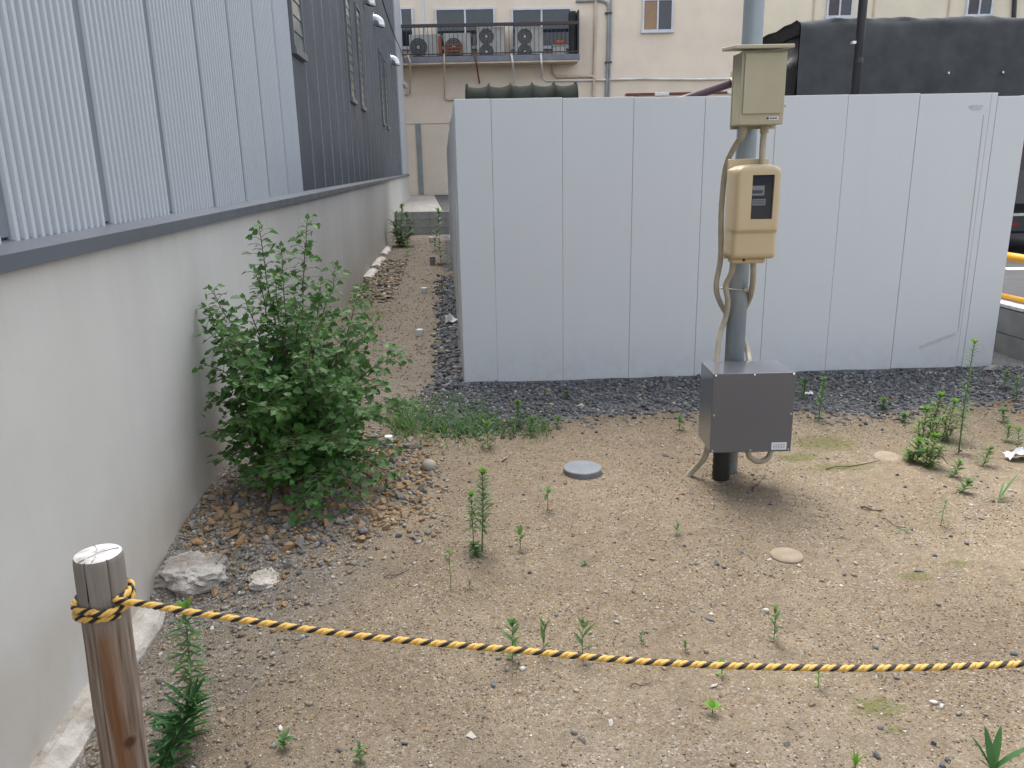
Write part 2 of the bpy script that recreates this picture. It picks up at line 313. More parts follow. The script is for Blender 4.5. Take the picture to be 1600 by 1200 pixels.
def ob(name, mb, mats, parent=None, smooth=False, at=None, bevel=0, kind=None, seg=2):
    off = wloc(parent) if parent else Vector((0, 0, 0)); loc = Vector((0, 0, 0))
    if at is not None: loc = Vector(at)-off; off = Vector(at)
    o = bpy.data.objects.new(name, mesh(name, mb, mats, off, smooth)); COL.objects.link(o); o.parent = parent; o.location = loc
    if bevel:
        b = o.modifiers.new('bevel', 'BEVEL'); b.width = bevel; b.segments = seg; b.limit_method = 'ANGLE'; b.angle_limit = math.radians(35)
    if kind: o['kind'] = kind
    return o
def root(name, loc, label, cat, group=None):
    o = bpy.data.objects.new(name, None); COL.objects.link(o); o.location = loc; o.empty_display_size = .1
    return tag(o, label, cat, group)
def inst(name, me, parent, loc, rot=(0, 0, 0), scale=(1, 1, 1)):       # loc in world
    o = bpy.data.objects.new(name, me); COL.objects.link(o); o.parent = parent
    o.location = Vector(loc)-(wloc(parent) if parent else Vector((0, 0, 0))); o.rotation_euler = rot; o.scale = scale; return o
def boxo(name, x0, x1, y0, y1, z0, z1, mat, parent=None, bevel=0, fn=None):
    mb = MB(); mb.box(x0, x1, y0, y1, z0, z1, 0, fn); return ob(name, mb, mat, parent, bevel=bevel)
def bez(pts, n=8):                                   # smooth path through points
    P = [Vector(p) for p in pts]; out = []
    for i in range(len(P)-1):
        p0 = P[max(i-1, 0)]; p1 = P[i]; p2 = P[i+1]; p3 = P[min(i+2, len(P)-1)]
        for k in range(n):
            u = k/n; out.append(.5*((2*p1)+(p2-p0)*u+(2*p0-5*p1+4*p2-p3)*u*u+(3*p1-p0-3*p2+p3)*u**3))
    return out+[P[-1]]
# ------------------------------------------------------------------ ground sheet
def build_ground():
    def axis(segs):
        out = [segs[0][0]]
        for a, b, st in segs:
            n = max(1, round((b-a)/st)); out += [a+(b-a)*(k+1)/n for k in range(n)]
        return out
    xs = axis([(-80, -20, 20), (-20, -4, 2), (-4, -2.2, .15), (-2.2, 4.5, .03), (4.5, 8, .5), (8, 20, 3), (20, 80, 20)])
    ys = axis([(-40, 0, 10), (0, .9, .15), (.9, 6.2, .03), (6.2, 12, .08), (12, 21, .25), (21, 100, 16)])
    nx, ny = len(xs), len(ys); vs = []; col = np.zeros((nx*ny, 4), np.float32); col[:, 3] = 1
    front = [(-3, 5.2), (-.6, 4.75), (-.2, 4.55), (.35, 4.75), (1, 4.9), (1.7, 4.85), (2.3, 4.75), (3.2, 4.95), (6, 5.0)]
    mossp = [(G(1290, 692), .30, .22), (G(1250, 715), .2, .12), (G(1430, 900), .12, .06), (G(1370, 1105), .13, .08), (G(1310, 730), .3, .1), (G(1500, 880), .1, .05), (G(585, 490), .3, .3), (G(1395, 1140), .06, .04)]
    fx = [p[0] for p in front]; fy = [p[1] for p in front]
    for j, y in enumerate(ys):
        for i, x in enumerate(xs):
            k = j*nx+i; vs.append((x, y, height(x, y)))
            if y > 21 or y < 0 or x < -4 or x > 8: continue
            dw = x-(XW+WK*y); ds = x-(.092+WK*y)
            dk = 0
            if ds > -.15: dk = smooth(-.12, .18, y-float(np.interp(x, fx, fy)))
            if 5.2 < y < 12.5: dk = max(dk, smooth(-.30, -.10, ds+.1*noise.noise((x*3, y*2, 5))))*(1-smooth(10.5, 12.5, y))
            col[k, 0] = dk
            wd_ = .95 if y > 3.0 else .55+.4*smooth(2.2, 3.0, y)
            g = (1-smooth(.2, wd_+.2, dw+.25*noise.noise((x*2, y*2, 9))))*(1 if y > 2.6 else .6)
            if y > 5.2: g = max(.35*(1-smooth(.3, .8, dw)), .5)
            g = max(g, .35*math.exp(-((x-.2)**2/1.2+(y-1.55)**2/.15)))
            col[k, 1] = max(0, min(1, g))
            col[k, 2] = max(math.exp(-((x-p.x)/a)**2-((y-p.y)/b)**2) for p, a, b in mossp)
    F = [(j*nx+i, j*nx+i+1, (j+1)*nx+i+1, (j+1)*nx+i) for j in range(ny-1) for i in range(nx-1)]
    mb = MB(); mb.add(vs, F); o = ob('ground', mb, 'ground', smooth=True); o['kind'] = 'structure'
    ca = o.data.color_attributes.new('zones', 'FLOAT_COLOR', 'POINT'); ca.data.foreach_set('color', col.ravel())
    return o
ground = build_ground()
# raised parking behind and to the right
PZ = .45
mb = MB()
def slab(mb, pts, z0, z1):
    n = len(pts); mb.add([(a, b, z0) for a, b in pts]+[(a, b, z1) for a, b in pts], [tuple(range(n-1, -1, -1)), tuple(range(n, 2*n))]+[(i, (i+1) % n, (i+1) % n+n, i+n) for i in range(n)])
XR = 4.207
slab(mb, [(XR+.11+WK*-3, -3), (40, -3), (40, 31.9), (XR+.11+WK*31.9, 31.9)], -.3, PZ); ob('parking_asphalt', mb, 'asphalt')['kind'] = 'structure'
mb = MB(); slab(mb, [(-1.6, 19.75), (XR+.1+WK*19.75, 19.75), (XR+.1+WK*31.9, 31.9), (-2.9, 31.9)], -.3, .53); ob('back_asphalt', mb, 'asphalt')['kind'] = 'structure'
mb = MB(); slab(mb, [(-4.2, 19.75), (-1.605, 19.75), (-2.905, 31.9), (-5, 31.9)], -.3, .535); ob('gravel_strip', mb, 'pale_gravel')['kind'] = 'structure'
# painted line on the parking
mb = MB(); p0 = (4.45+WK*4, 4); 
slab(mb, [(5.0, 7.95), (9, 7.95), (9, 8.1), (5.0, 8.1)], PZ-.05, PZ+.006); o = ob('painted_line', mb, 'white_line'); o['kind'] = 'structure'
# ------------------------------------------------------------------ left building
WH = 7.0; YE = 28.8
bl = root('warehouse_building', (XW, 8, 0), 'grey corrugated steel building on a smooth concrete base wall, left side of the lot', 'building')
mb = MB()
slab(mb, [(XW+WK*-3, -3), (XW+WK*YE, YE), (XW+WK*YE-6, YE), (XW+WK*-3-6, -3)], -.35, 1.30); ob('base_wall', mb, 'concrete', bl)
mb = MB(); slab(mb, [(XW+WK*-3-.06, -3), (XW+WK*YE-.06, YE), (XW+WK*YE-6, YE), (XW+WK*-3-6, -3)], 1.302, WH); ob('upper_wall', mb, 'siding_gap', bl)
mb = MB()
for (a, b) in ((-3, 1.55), (1.55, 5.2), (5.2, 8.85), (8.85, 12.5), (12.5, 16.15), (16.15, 19.8), (19.8, 23.45), (23.45, YE)):
    m1 = MB(); prof = [(.035, 1.297), (.035, 1.345), (-.046, 1.372), (-.052, 1.372), (-.052, 1.304), (.004, 1.3045), (.004, 1.297)]
    n = len(prof); vs = [WP(yy, z, o_) for yy in (a+.001, b-.001) for o_, z in prof]
    m1.add(vs, [tuple(range(n)), tuple(range(2*n-1, n-1, -1))]+[(i, i+n, (i+1) % n+n, (i+1) % n) for i in range(n)]); ob('flashing', m1, 'flashing', bl)
def corr(mb, y0, y1, z0, z1, ribs, depth, holes=(), gap=.02):
    L = y1-y0-2*gap; p = L/ribs; st = []
    for k in range(ribs):
        s0 = y0+gap+k*p
        st += [(s0, 0), (s0+.06*p, .5*depth), (s0+.14*p, depth), (s0+.54*p, depth), (s0+.62*p, .5*depth), (s0+.70*p, 0)]
    st.append((y1-gap, 0)); base = -.05+.001
    st = [(st[0][0]-.0005, -.006)]+st+[(st[-1][0]+.0005, -.006)]
    for (ya, oa), (yb, obb) in zip(st[:-1], st[1:]):
        ym = (ya+yb)/2; ranges = [(z0, z1)]
        for (h0, h1, hz0, hz1) in holes:
            if h0 < ym < h1: ranges = [(z0, hz0), (hz1, z1)]
        for a, b in ranges:
            if b > a: mb.add([WP(ya, a, base+oa), WP(yb, a, base+obb), WP(yb, b, base+obb), WP(ya, b, base+oa)], [(0, 1, 2, 3)])
m0 = MB(); corr(m0, 0, .72, 1.362, WH, 13, .020, gap=.027); ref = WP(0, 0)
pm = mesh('corrugated_panel', m0, 'siding', ref)
P0 = 7.38-.72*14
for k in range(14):
    y = P0+.72*k; inst('corrugated_panel', pm, bl, WP(y, 0))
    if k: boxo('joint_strip', -.045, -.041, y-.026, y+.026, 1.38, WH, 'siding_gap', bl, fn=lambda o_, yy, z: WP(yy, z, o_))
wins = [(7.40, 7.98, 2.56, 4.1, 11), (11.78, 12.42, 2.5, 4.02, 12), (13.27, 13.92, 2.5, 4.02, 12), (17.95, 18.58, 2.49, 4.0, 10), (19.22, 19.86, 2.47, 3.98, 10)]
holes = [(a-.01, b+.01, c-.01, d+.01) for a, b, c, d, n in wins]
for k in range(24):
    y0 = 7.38 if k == 0 else 8.07+.73*(k-1); y1 = 8.07+.73*k
    if y0 > 24.5: break
    m1 = MB(); corr(m1, y0, y1, 1.362, WH, 17 if k < 8 else 12, .011, holes, .006); ob('dark_corrugated_panel', m1, 'siding_dark', bl)
    zr = [(1.37, WH)]
    for h in holes:
        if h[0] < y1 < h[1]: zr = [(1.37, h[2]), (h[3], WH)]
    for a, b in zr: boxo('seam_strip', -.048, -.031, y1-.007, y1+.007, a, b, 'seam_light', bl, fn=lambda o_, yy, z: WP(yy, z, o_))
boxo('corner_trim', -.05, .004, y1+.02, YE+.01, 1.37, WH, 'siding', bl, fn=lambda o_, yy, z: WP(yy, z, o_))
wf = lambda o_, yy, z: WP(yy, z, o_)
for a, b, c, d, n in wins:
    m1 = MB(); t_ = .035
    m1.box(-.055, -.005, a, a+t_, c, d, 0, wf); m1.box(-.055, -.005, b-t_, b, c, d, 0, wf)
    m1.box(-.055, .008, a-.01, b+.01, c-.03, c+.03, 0, wf); m1.box(-.055, -.005, a+t_, b-t_, d-.04, d, 0, wf)
    fr = ob('louvre_window', m1, 'frame_grey', bl)
    boxo('window_pane', -.0585, -.054, a+t_, b-t_, c+.03, d-.04, 'dark_in', fr, fn=wf)
    sh = None; dz = (d-c-.08)/n
    for i in range(n):
        z = c+.035+i*dz
        m2 = MB(); m2.add([WP(a+t_, z+dz*.985, -.027), WP(b-t_, z+dz*.985, -.027), WP(b-t_, z+.004, -.020), WP(a+t_, z+.004, -.020), WP(a+t_, z+dz*.985, -.022), WP(b-t_, z+dz*.985, -.022), WP(b-t_, z+.004, -.015), WP(a+t_, z+.004, -.015)], [(0, 1, 2, 3), (7, 6, 5, 4), (0, 4, 5, 1), (1, 5, 6, 2), (2, 6, 7, 3), (3, 7, 4, 0)])
        ob('glass_slat', m2, 'louvre', fr)
def hood(y, z, mat, r):
    c = WP(y, z, -.045); m1 = MB(); pr = []
    n = 14; rings = 8; vs = []; fs = []
    for i in range(rings+1):                # bent dome: sweeps from the wall outwards and down
        a = math.pi*.56*i/rings; rr = r*(1 if i < rings else .93)
        cx = .02+r*1.0*math.sin(a); cz = -r*1.0*(1-math.cos(a)); nx_, nz_ = math.cos(a), -math.sin(a)
        for k in range(n):
            th = 2*math.pi*k/n; u = math.cos(th)*rr*(.95); v_ = math.sin(th)*rr
            vs.append((c.x+cx+(-nz_)*0+u*math.sin(a), c.y+v_, c.z+cz+u*math.cos(a)))
    fs = [(i*n+k, i*n+(k+1) % n, (i+1)*n+(k+1) % n, (i+1)*n+k) for i in range(rings) for k in range(n)]
    m1.add(vs, fs); o = ob('vent_hood', m1, mat, bl, smooth=True)
    m2 = MB(); m2.tube([c+Vector((-.012, 0, 0)), c+Vector((.02, 0, 0))], r*1.25, 18); ob('vent_flange', m2, mat, o)
for y, z, m_, r in [(15.1, 4.42, 'steel', .10), (17.2, 4.42, 'steel', .11), (22.6, 4.34, 'steel', .12), (28.2, 4.26, 'pipe_grey', .10)]: hood(y, z, m_, r)
# small expelled mortar along the wall foot, far end; footing ledge near
def rough_strip(name, mat, path, w0, h0, parent=None, seed=0, topz=None):
    m1 = MB(); vs = []; N = len(path)
    for i, (y, o_, zb) in enumerate(path):
        for k, (a, b) in enumerate([(-.01, -.12), (-.01, 0), (.45, .01), (.85, -.006), (1, -.03), (1.03, -.12)]):
            nz = noise.noise((y*9+seed, k*2.1, seed)); vs.append(WP(y, zb+b+h0+.012*nz*(k > 1), max(-.01, a*w0*(o_+.35*noise.noise((y*6, seed+k*.2, 1)))) if k else -.01))
    m1.add(vs, [(i*6+k, i*6+k+1, (i+1)*6+k+1, (i+1)*6+k) for i in range(N-1) for k in range(5)]+[(0, 1, 2, 3, 4, 5), tuple((N-1)*6+k for k in (5, 4, 3, 2, 1, 0))])
    return ob(name, m1, mat, parent)
rough_strip('footing_ledge', 'rough_concrete', [(.5+i*.05, 1, -.035) for i in range(46)], .10, -.02, bl, 3)
rough_strip('footing_ledge', 'white_mortar', [(11.6+i*.12, .8, 0) for i in range(9)], .16, .035, bl, 5)
rough_strip('footing_ledge', 'white_mortar', [(13.0+i*.12, .8, 0) for i in range(12)], .16, .03, bl, 6)
rough_strip('footing_ledge', 'white_mortar', [(14.9+i*.14, .8, 0) for i in range(12)], .15, .03, bl, 8)
# ------------------------------------------------------------------ block walls
def block_wall(rt, p0, p1, th, z0, rows, bl_=.4, bh=.19, zt=None):
    p0 = Vector(p0); p1 = Vector(p1); L = (p1-p0).length; d = (p1-p0)/L; nrm = Vector((-d.y, d.x)); n = round(L/bl_)
    ang = math.atan2(d.y, d.x)
    m1 = MB(); m1.box(0, bl_-.008, -th/2, th/2, 0, bh-.008)
    bm_ = mesh('concrete_block', m1, 'block')
    m2 = MB(); q = [p0+nrm*(th/2-.008), p0-nrm*(th/2-.008), p1-nrm*(th/2-.008), p1+nrm*(th/2-.008)]
    slab(m2, [(a.x, a.y) for a in q], z0-.2, z0+rows*bh-.012); ob('mortar_core', m2, 'mortar', rt)
    for r in range(rows):
        for i in range(n):
            a = p0+d*(i*bl_+.004); inst('concrete_block', bm_, rt, (a.x, a.y, z0+r*bh), (0, 0, ang), (1, 1, 1))
bw = root('block_wall', (-2, 19.65, 0), 'low grey concrete block wall across the far end of the alley', 'wall')
block_wall(bw, (-2.72, 19.65), (2.9, 19.65), .12, -.03, 3)
br = root('block_wall', (3.7, 7, 0), 'low grey concrete block wall at the right edge beside the hoarding', 'wall')
block_wall(br, (XR+.06+WK*3.2, 3.2), (XR+.06+WK*19.5, 19.5), .12, -.125, 3)
mb = MB(); slab(mb, [(XR+WK*3.2-.002, 3.2), (XR+.14+WK*3.2, 3.2), (XR+.14+WK*19.5, 19.5), (XR+WK*19.5-.002, 19.5)], .447, .47); ob('white_coping', mb, 'white_line', br)
# ------------------------------------------------------------------ hoarding
hd = root('construction_hoarding', (1.5, 5.58, 0), 'tall white flat steel panel hoarding standing behind the pole', 'hoarding')
HY = 5.55
fx = [-.345, -.103]+[-.103+.4735*k for k in range(1, 8)]+[3.255]
for k in range(len(fx)-1):
    a, b = fx[k]+.001, fx[k+1]-.001
    m1 = MB(); zb = -.03 if k < 5 else .075+.006*(k-5)
    if k < 5: zb = -.05+.0
    tp_ = 1.985-.0035*k+random.uniform(-.003, .003)
    m1.box(a, b, HY+random.uniform(0, .002), HY+.03, zb, tp_); ob('hoarding_panel', m1, 'hoard', hd, bevel=.0018)
m1 = MB(); m1.box(3.258, 3.47, HY+.004, HY+.034, .07, 1.935); ob('hoarding_panel', m1, 'hoard', hd, bevel=.0018)
m1 = MB(); m1.box(-.3, 3.4, HY+.045, HY+.075, .3, .35); m1.box(-.3, 3.4, HY+.045, HY+.075, 1.6, 1.65); ob('rail', m1, 'hoard_edge', hd)
mp_ = MB(); mp_.box(0, .03, .0025, .4975, -.05, 1.98); spm = mesh('side_panel', mp_, 'hoard')
L0 = .092
for k in range(25):
    y = HY+.035+.5*k; inst('side_panel', spm, hd, (L0+WK*y-.01+random.uniform(-.006, .006), y, random.uniform(-.01, .006)-.012*k*.2), (0, 0, -WK), (1, 1, 1))
for k in range(12):
    y = HY+.035+.5*k; inst('side_panel', spm, hd, (3.47-.03+WK*(y-HY)*.0, y, -.04), (0, 0, 0))
m1 = MB(); a = AY(1437, 543, HY); b = AY(1493, 521, HY); d = (b-a).normalized(); n_ = Vector((-d.z, 0, d.x))*.012
m1.add([Vector((q.x, HY-.0015, q.z)) for q in (a-n_, b-n_, b+n_, a+n_)]+[Vector((q.x, HY-.0003, q.z)) for q in (a-n_, b-n_, b+n_, a+n_)], [(0, 1, 2, 3), (0, 4, 5, 1), (1, 5, 6, 2), (2, 6, 7, 3), (3, 7, 4, 0)]); ob('tape_residue', m1, 'tape', hd)
m1 = MB(); c_ = AY(1525, 168, HY); pts = [(c_.x+.045*math.cos(t)*(1+.25*math.sin(3*t)), c_.z+.022*math.sin(t)*(1+.3*math.cos(2*t))) for t in [i*2*math.pi/14 for i in range(14)]]
m1.add([(x, HY-.0015, z) for x, z in pts]+[(x, HY-.0003, z) for x, z in pts], [tuple(range(14))]+[(i, i+14, (i+1) % 14+14, (i+1) % 14) for i in range(14)]); ob('tape_residue', m1, 'tape', hd)
m1 = MB(); a = AY(1537, 180, HY); b = AY(1497, 518, HY); m1.tube([(a.x, HY-.001, a.z), (b.x, HY-.001, b.z)], .0022, 5); ob('drip_mark', m1, 'tape', hd)
# ------------------------------------------------------------------ utility pole with meter boxes
PX, PY = 1.115, 3.86; gz = height(PX, PY)
up = root('utility_pole', (PX, PY, gz), 'galvanised service pole carrying a beige breaker box, cream meter box and grey box', 'utility pole')
m1 = MB(); m1.lathe([(.047, gz-.2), (.047, 1.2), (.0455, 2.4), (.044, 5.2)], (PX, PY, 0), 24); ob('pole', m1, 'galv', up, smooth=True)
# breaker box
sw = boxo('breaker_box', 1.002, 1.194, 3.6, 3.725, 1.703, 2.0, 'beige_box', up, bevel=.004)
boxo('box_back_plate', 1.0, 1.2, 3.7255, 3.735, 1.69, 2.0, 'beige_box', sw)
for z in (1.74, 1.94): boxo('bracket', 1.04, 1.18, 3.7355, 3.815, z-.015, z+.015, 'galv', sw)
m1 = MB(); m1.add([(.955, 3.555, 2.005), (1.208, 3.555, 2.005), (1.208, 3.76, 2.02), (.955, 3.76, 2.02), (.955, 3.555, 2.02), (1.208, 3.555, 2.02), (1.208, 3.76, 2.036), (.955, 3.76, 2.036)], [(3, 2, 1, 0), (4, 5, 6, 7), (0, 1, 5, 4), (1, 2, 6, 5), (2, 3, 7, 6), (3, 0, 4, 7)]); ob('box_roof', m1, 'beige_box', sw, bevel=.003)
boxo('box_door', 1.014, 1.18, 3.591, 3.6, 1.748, 1.992, 'beige_box', sw, bevel=.002)
boxo('sticker', 1.118, 1.172, 3.5985, 3.5998, 1.722, 1.735, 'white_print', sw)
m1 = MB(); m1.box(1.120, 1.130, 3.5975, 3.5984, 1.7235, 1.7335)
for i in range(5): m1.box(1.134+i*.0068, 1.1395+i*.0068, 3.5975, 3.5984, 1.7255, 1.7315)
ob('sticker_print', m1, 'dark_print', sw)
for z in (1.78, 1.95):
    m1 = MB(); m1.tube([(1.190, 3.61, z), (1.202, 3.61, z)], .006, 8); ob('latch', m1, 'beige_box', sw)
# meter box: back plate and rounded cover
mbx = boxo('meter_back_plate', .999, 1.185, 3.7255, 3.738, 1.115, 1.562, 'cream_plastic', up, bevel=.004)
for z in (1.2, 1.48): boxo('bracket', 1.04, 1.17, 3.7385, 3.815, z-.015, z+.015, 'galv', mbx)
# front face as a finely gridded shield with a window opening and a lower step
def meter_front():
    x0, x1, z0, z1 = .9985, 1.201, 1.125, 1.538
    W = (1.070, 1.166, 1.303, 1.493)
    xs = sorted(set([x0+(x1-x0)*i/30 for i in range(31)]+[W[0], W[1]])); zs = sorted(set([z0+(z1-z0)*i/44 for i in range(45)]+[W[2], W[3], 1.236, 1.246, 1.256]))
    xc = (x0+x1)/2; hw = (x1-x0)/2; zc = (z0+z1)/2; hh = (z1-z0)/2
    def dep(x, z):
        u = abs(x-xc)/hw; arch = z1-.022*u**3.2
        dx = hw-abs(x-xc); dt = max(0, arch-z); db = z-z0; r = .024
        def ro(d, r): return 0 if d >= r else r-math.sqrt(max(0, r*r-(r-d)**2))
        y = 3.575+ro(dx, r)+ro(dt, r*.85)+ro(db, r)
        y += .016*smooth(1.258, 1.238, z)
        return y
    m1 = MB(); nx = len(xs); vs = []
    for z in zs:
        for x in xs:
            u = abs(x-xc)/hw; arch = z1-.022*u**3.2; corner = .02
            zz = min(z, arch); xx = x
            if z < z0+corner: xx = xc+(x-xc)*(1-.10*(1-(z-z0)/corner)**2)
            vs.append((xx, dep(xx, zz), zz))
    fs = []
    for j in range(len(zs)-1):
        for i in range(nx-1):
            cx = (xs[i]+xs[i+1])/2; cz = (zs[j]+zs[j+1])/2
            if W[0] < cx < W[1] and W[2] < cz < W[3]: continue
            fs.append((j*nx+i, j*nx+i+1, (j+1)*nx+i+1, (j+1)*nx+i))
    m1.add(vs, fs)
    # sides back to the plate
    per = [i for i in range(nx)]+[j*nx+nx-1 for j in range(1, len(zs))]+[(len(zs)-1)*nx+i for i in range(nx-2, -1, -1)]+[j*nx for j in range(len(zs)-2, 0, -1)]
    o = len(m1.v); m1.v += [(m1.v[i][0], 3.725, m1.v[i][2]) for i in per]; k = len(per)
    for a in range(k): m1.f.append((per[a], o+a, o+(a+1) % k, per[(a+1) % k])); m1.mi.append(0)
    # window reveal
    o = len(m1.v); q = [(W[0], W[2]), (W[1], W[2]), (W[1], W[3]), (W[0], W[3])]
    m1.v += [(x, 3.575, z) for x, z in q]+[(x, 3.592, z) for x, z in q]
    for a in range(4): m1.f.append((o+a, o+(a+1) % 4, o+4+(a+1) % 4, o+4+a)); m1.mi.append(0)
    return m1, W
m1, W_ = meter_front(); cv = ob('meter_cover', m1, 'cream_plastic', mbx, smooth=True)
for p in cv.data.polygons:
    pass
boxo('window', W_[0]-.003, W_[1]+.003, 3.59, 3.594, W_[2]-.003, W_[3]+.003, 'glass_dark', mbx)
def print_on(name, x0, x1, z0, z1, mat, y=3.5885): return boxo(name, x0, x1, y-.0012, y, z0, z1, mat, mbx)
MT['label_grey'] = M('grey display label', (.20, .21, .22), .5, bump=0)
print_on('meter_display', 1.072, 1.128, 1.405, 1.447, 'label_grey'); print_on('display_window', 1.074, 1.120, 1.414, 1.428, 'dark_print', 3.587)
print_on('meter_label', 1.078, 1.136, 1.362, 1.39, 'label_grey')
m1 = MB()
for r in range(3):
    for i in range(6): m1.box(1.083+i*.0085, 1.089+i*.0085, 3.5863, 3.5871, 1.367+r*.0075, 1.3705+r*.0075)
ob('label_print', m1, 'dark_print', mbx)
m1 = MB(); m1.box(1.015, 1.17, 3.64, 3.72, 1.10, 1.128); ob('meter_lower_lip', m1, 'cream_plastic', mbx, bevel=.01)
m1 = MB(); m1.lathe([(.006, -.006), (.006, .004)], (1.07, 3.64, 1.118), 8); ob('lock_knob', m1, 'black_rubber', mbx)
# lower grey box
jb = boxo('junction_box', .936, 1.315, 3.56, 3.80, .22, .603, 'grey_box', up, bevel=.002)
boxo('box_front_cover', .933, 1.318, 3.548, 3.5595, .217, .606, 'grey_box', jb, bevel=.003)
for x in (.945, 1.125, 1.306):
    for z in (.228, .405, .597):
        if x == 1.125 and z == .405: continue
        m1 = MB(); m1.tube([(x, 3.5485, z), (x, 3.543, z)], [.0055, .004], 8); ob('screw', m1, 'steel', jb)
boxo('sticker', 1.225, 1.296, 3.5462, 3.5478, .228, .264, 'white_print', jb)
m1 = MB()
for r in range(3):
    for i in range(5): m1.box(1.231+i*.012, 1.240+i*.012, 3.5452, 3.5461, .236+r*.008, .239+r*.008)
ob('sticker_print', m1, 'label_grey', jb)
def conduit(name, pts, r=.0135, mat='conduit', ribs=True, n=10):
    P = bez(pts, 7); m1 = MB(); m1.tube(P, [r*(1+(.035 if i % 2 else -.0) if ribs else 1) for i in range(len(P))], n); return ob(name, m1, mat, up, smooth=True)
A = AY
conduit('conduit', [(1.045, 3.68, 1.72), (1.045, 3.69, 1.66), A(1150, 225, 3.74), A(1134, 262, 3.83), A(1127, 330, 3.86), A(1126, 400, 3.87), A(1119, 445, 3.87), A(1125, 472, 3.91), A(1142, 500, 3.935), A(1160, 528, 3.935), A(1169, 552, 3.89), A(1171, 575, 3.79)])
conduit('conduit', [(1.14, 3.68, 1.72), (1.14, 3.69, 1.62), (1.145, 3.70, 1.53)])
conduit('conduit', [(1.045, 3.72, 1.13), A(1143, 425, 3.74), A(1134, 445, 3.78), A(1137, 470, 3.8), A(1134, 495, 3.83), A(1124, 525, 3.83), A(1119, 575, 3.78)])
conduit('conduit', [(1.135, 3.72, 1.13), A(1177, 430, 3.74), A(1174, 455, 3.82), A(1168, 474, 3.90), A(1152, 500, 3.96), A(1140, 530, 3.96)])
for x, z in ((1.045, 1.69), (1.14, 1.69)):
    m1 = MB(); m1.lathe([(.017, -.02), (.019, -.02), (.019, .014), (.017, .014)], (x, 3.68, z), 14); ob('conduit_socket', m1, 'conduit', up, smooth=False)
conduit('ground_conduit', [(.97, 3.7, .24), A(1102, 712, 3.74), A(1090, 728, 3.78), A(1078, 740, 3.8), A(1070, 752, 3.8)], .0155)
conduit('ground_conduit', [A(1168, 700, 3.72), A(1172, 714, 3.72), A(1187, 721, 3.72), A(1201, 714, 3.72), A(1206, 700, 3.72)], .014)
m1 = MB(); sx = 1.052; prof = []
for k in range(15): prof.append((.046 if k % 2 else .0425, -.03+k*.0185))
m1.lathe(prof, (sx, 3.76, gz), 22); ob('corrugated_sleeve', m1, 'black_rubber', up, smooth=True)
m1 = MB(); zt = A(1150, 453, 3.8).z
P = [(PX+math.cos(a)*.075-.008, PY+math.sin(a)*.062, zt+.004*math.sin(2*a)) for a in [i*2*math.pi/24 for i in range(25)]]
m1.tube(P, .0035, 6); m1.box(PX+.01, PX+.022, PY-.072, PY-.06, zt-.006, zt+.01); ob('cable_tie', m1, 'conduit', up)
for z in (1.18, 1.5, 1.76, 1.95, .5, .3):
    m1 = MB(); m1.lathe([(.0475, z-.012), (.0492, z-.012), (.0492, z+.012), (.0475, z+.012)], (PX, PY, 0), 24); ob('pole_band', m1, 'steel', up)
# ------------------------------------------------------------------ things behind the hoarding
# big truck under canvas
TY = 12.0; tl = A(1252, 30, TY).x; tlo = A(1196, 60, TY+2.2).x; ttop = A(1252, 29, TY).z
tr = root('covered_truck', (tl+3, TY+1, PZ), 'big truck under a dark green canvas cover, behind the hoarding on the right', 'truck')
def canopy(name, x0, x1, y0, y1, zb, zt, mat, parent, rr=.25, amp=.03, hoops=0, sag=.0, nx=80):
    sec = []; k1 = 6
    H = zt-rr
    for i in range(7): sec.append((y0, zb+(H-zb)*i/6))
    for i in range(1, k1+1): a = math.pi/2*i/k1; sec.append((y0+rr*(1-math.cos(a)), H+rr*math.sin(a)))
    for i in range(1, 8): sec.append((y0+rr+(y1-y0-2*rr)*i/8, zt))
    for i in range(0, k1+1): a = math.pi/2*(1-i/k1); sec.append((y1-rr*(1-math.cos(a)), H+rr*math.sin(a)))
    for i in range(5, -1, -1): sec.append((y1, zb+(H-zb)*i/6))
    m = len(sec); vs = []
    for i in range(nx+1):
        u = i/nx; x = x0+(x1-x0)*u
        sg = sag*abs(math.sin(math.pi*u*hoops))**.8 if hoops else 0
        for (y, z) in sec:
            hz = smooth(zb, zt, z); nn = noise.noise((x*1.4+z*1.2, z*2.5, y*.5))*amp+noise.noise((x*5+z*3, z*1.2, y))*amp*.4
            cy = (y0+y1)/2; s_ = 1 if y < cy else -1
            top = z > zt-.02
            vs.append((x, y+(0 if top else s_*(nn+sg*.7)), z+(nn*.7*(1 if top else .5))-sg*hz))
    m1 = MB(); m1.add(vs, [(i*m+k, i*m+k+1, (i+1)*m+k+1, (i+1)*m+k) for i in range(nx) for k in range(m-1)])
    return ob(name, m1, mat, parent, smooth=True), sec
cn, sec = canopy('canvas_cover', tl, 15.5, TY, TY+2.2, 1.6, ttop, 'tarp', tr, .14, .075, nx=160)
# end flap bulging to the left of the near edge
m1 = MB(); vs = []; NS = len(sec)
for i in range(9):
    u = i/8
    for (y, z) in sec:
        sl_ = (tl-.01)-(tl-tlo)*u*(.9+.1*noise.noise((y*2, z*2, u*3)))+.05*noise.noise((y*4, z*1.5, u*4))
        yy = TY+.02+(y-TY)*(1-.02*u)+u*.05; zz = z-.05*u-.10*u*u*(z > 2.5)+.03*noise.noise((u*5, y*3, 1))*(z > 2.5)
        vs.append((sl_, yy, zz))
m1.add(vs, [(i*NS+k, (i+1)*NS+k, (i+1)*NS+k+1, i*NS+k+1) for i in range(8) for k in range(NS-1)]+[tuple(8*NS+k for k in range(NS))])
ob('end_flap', m1, 'tarp_black', tr, smooth=True)
boxo('cargo_bed', tl-.3, 15.5, TY+.03, TY+2.15, 1.25, 1.6, 'black_paint', tr, bevel=.02)
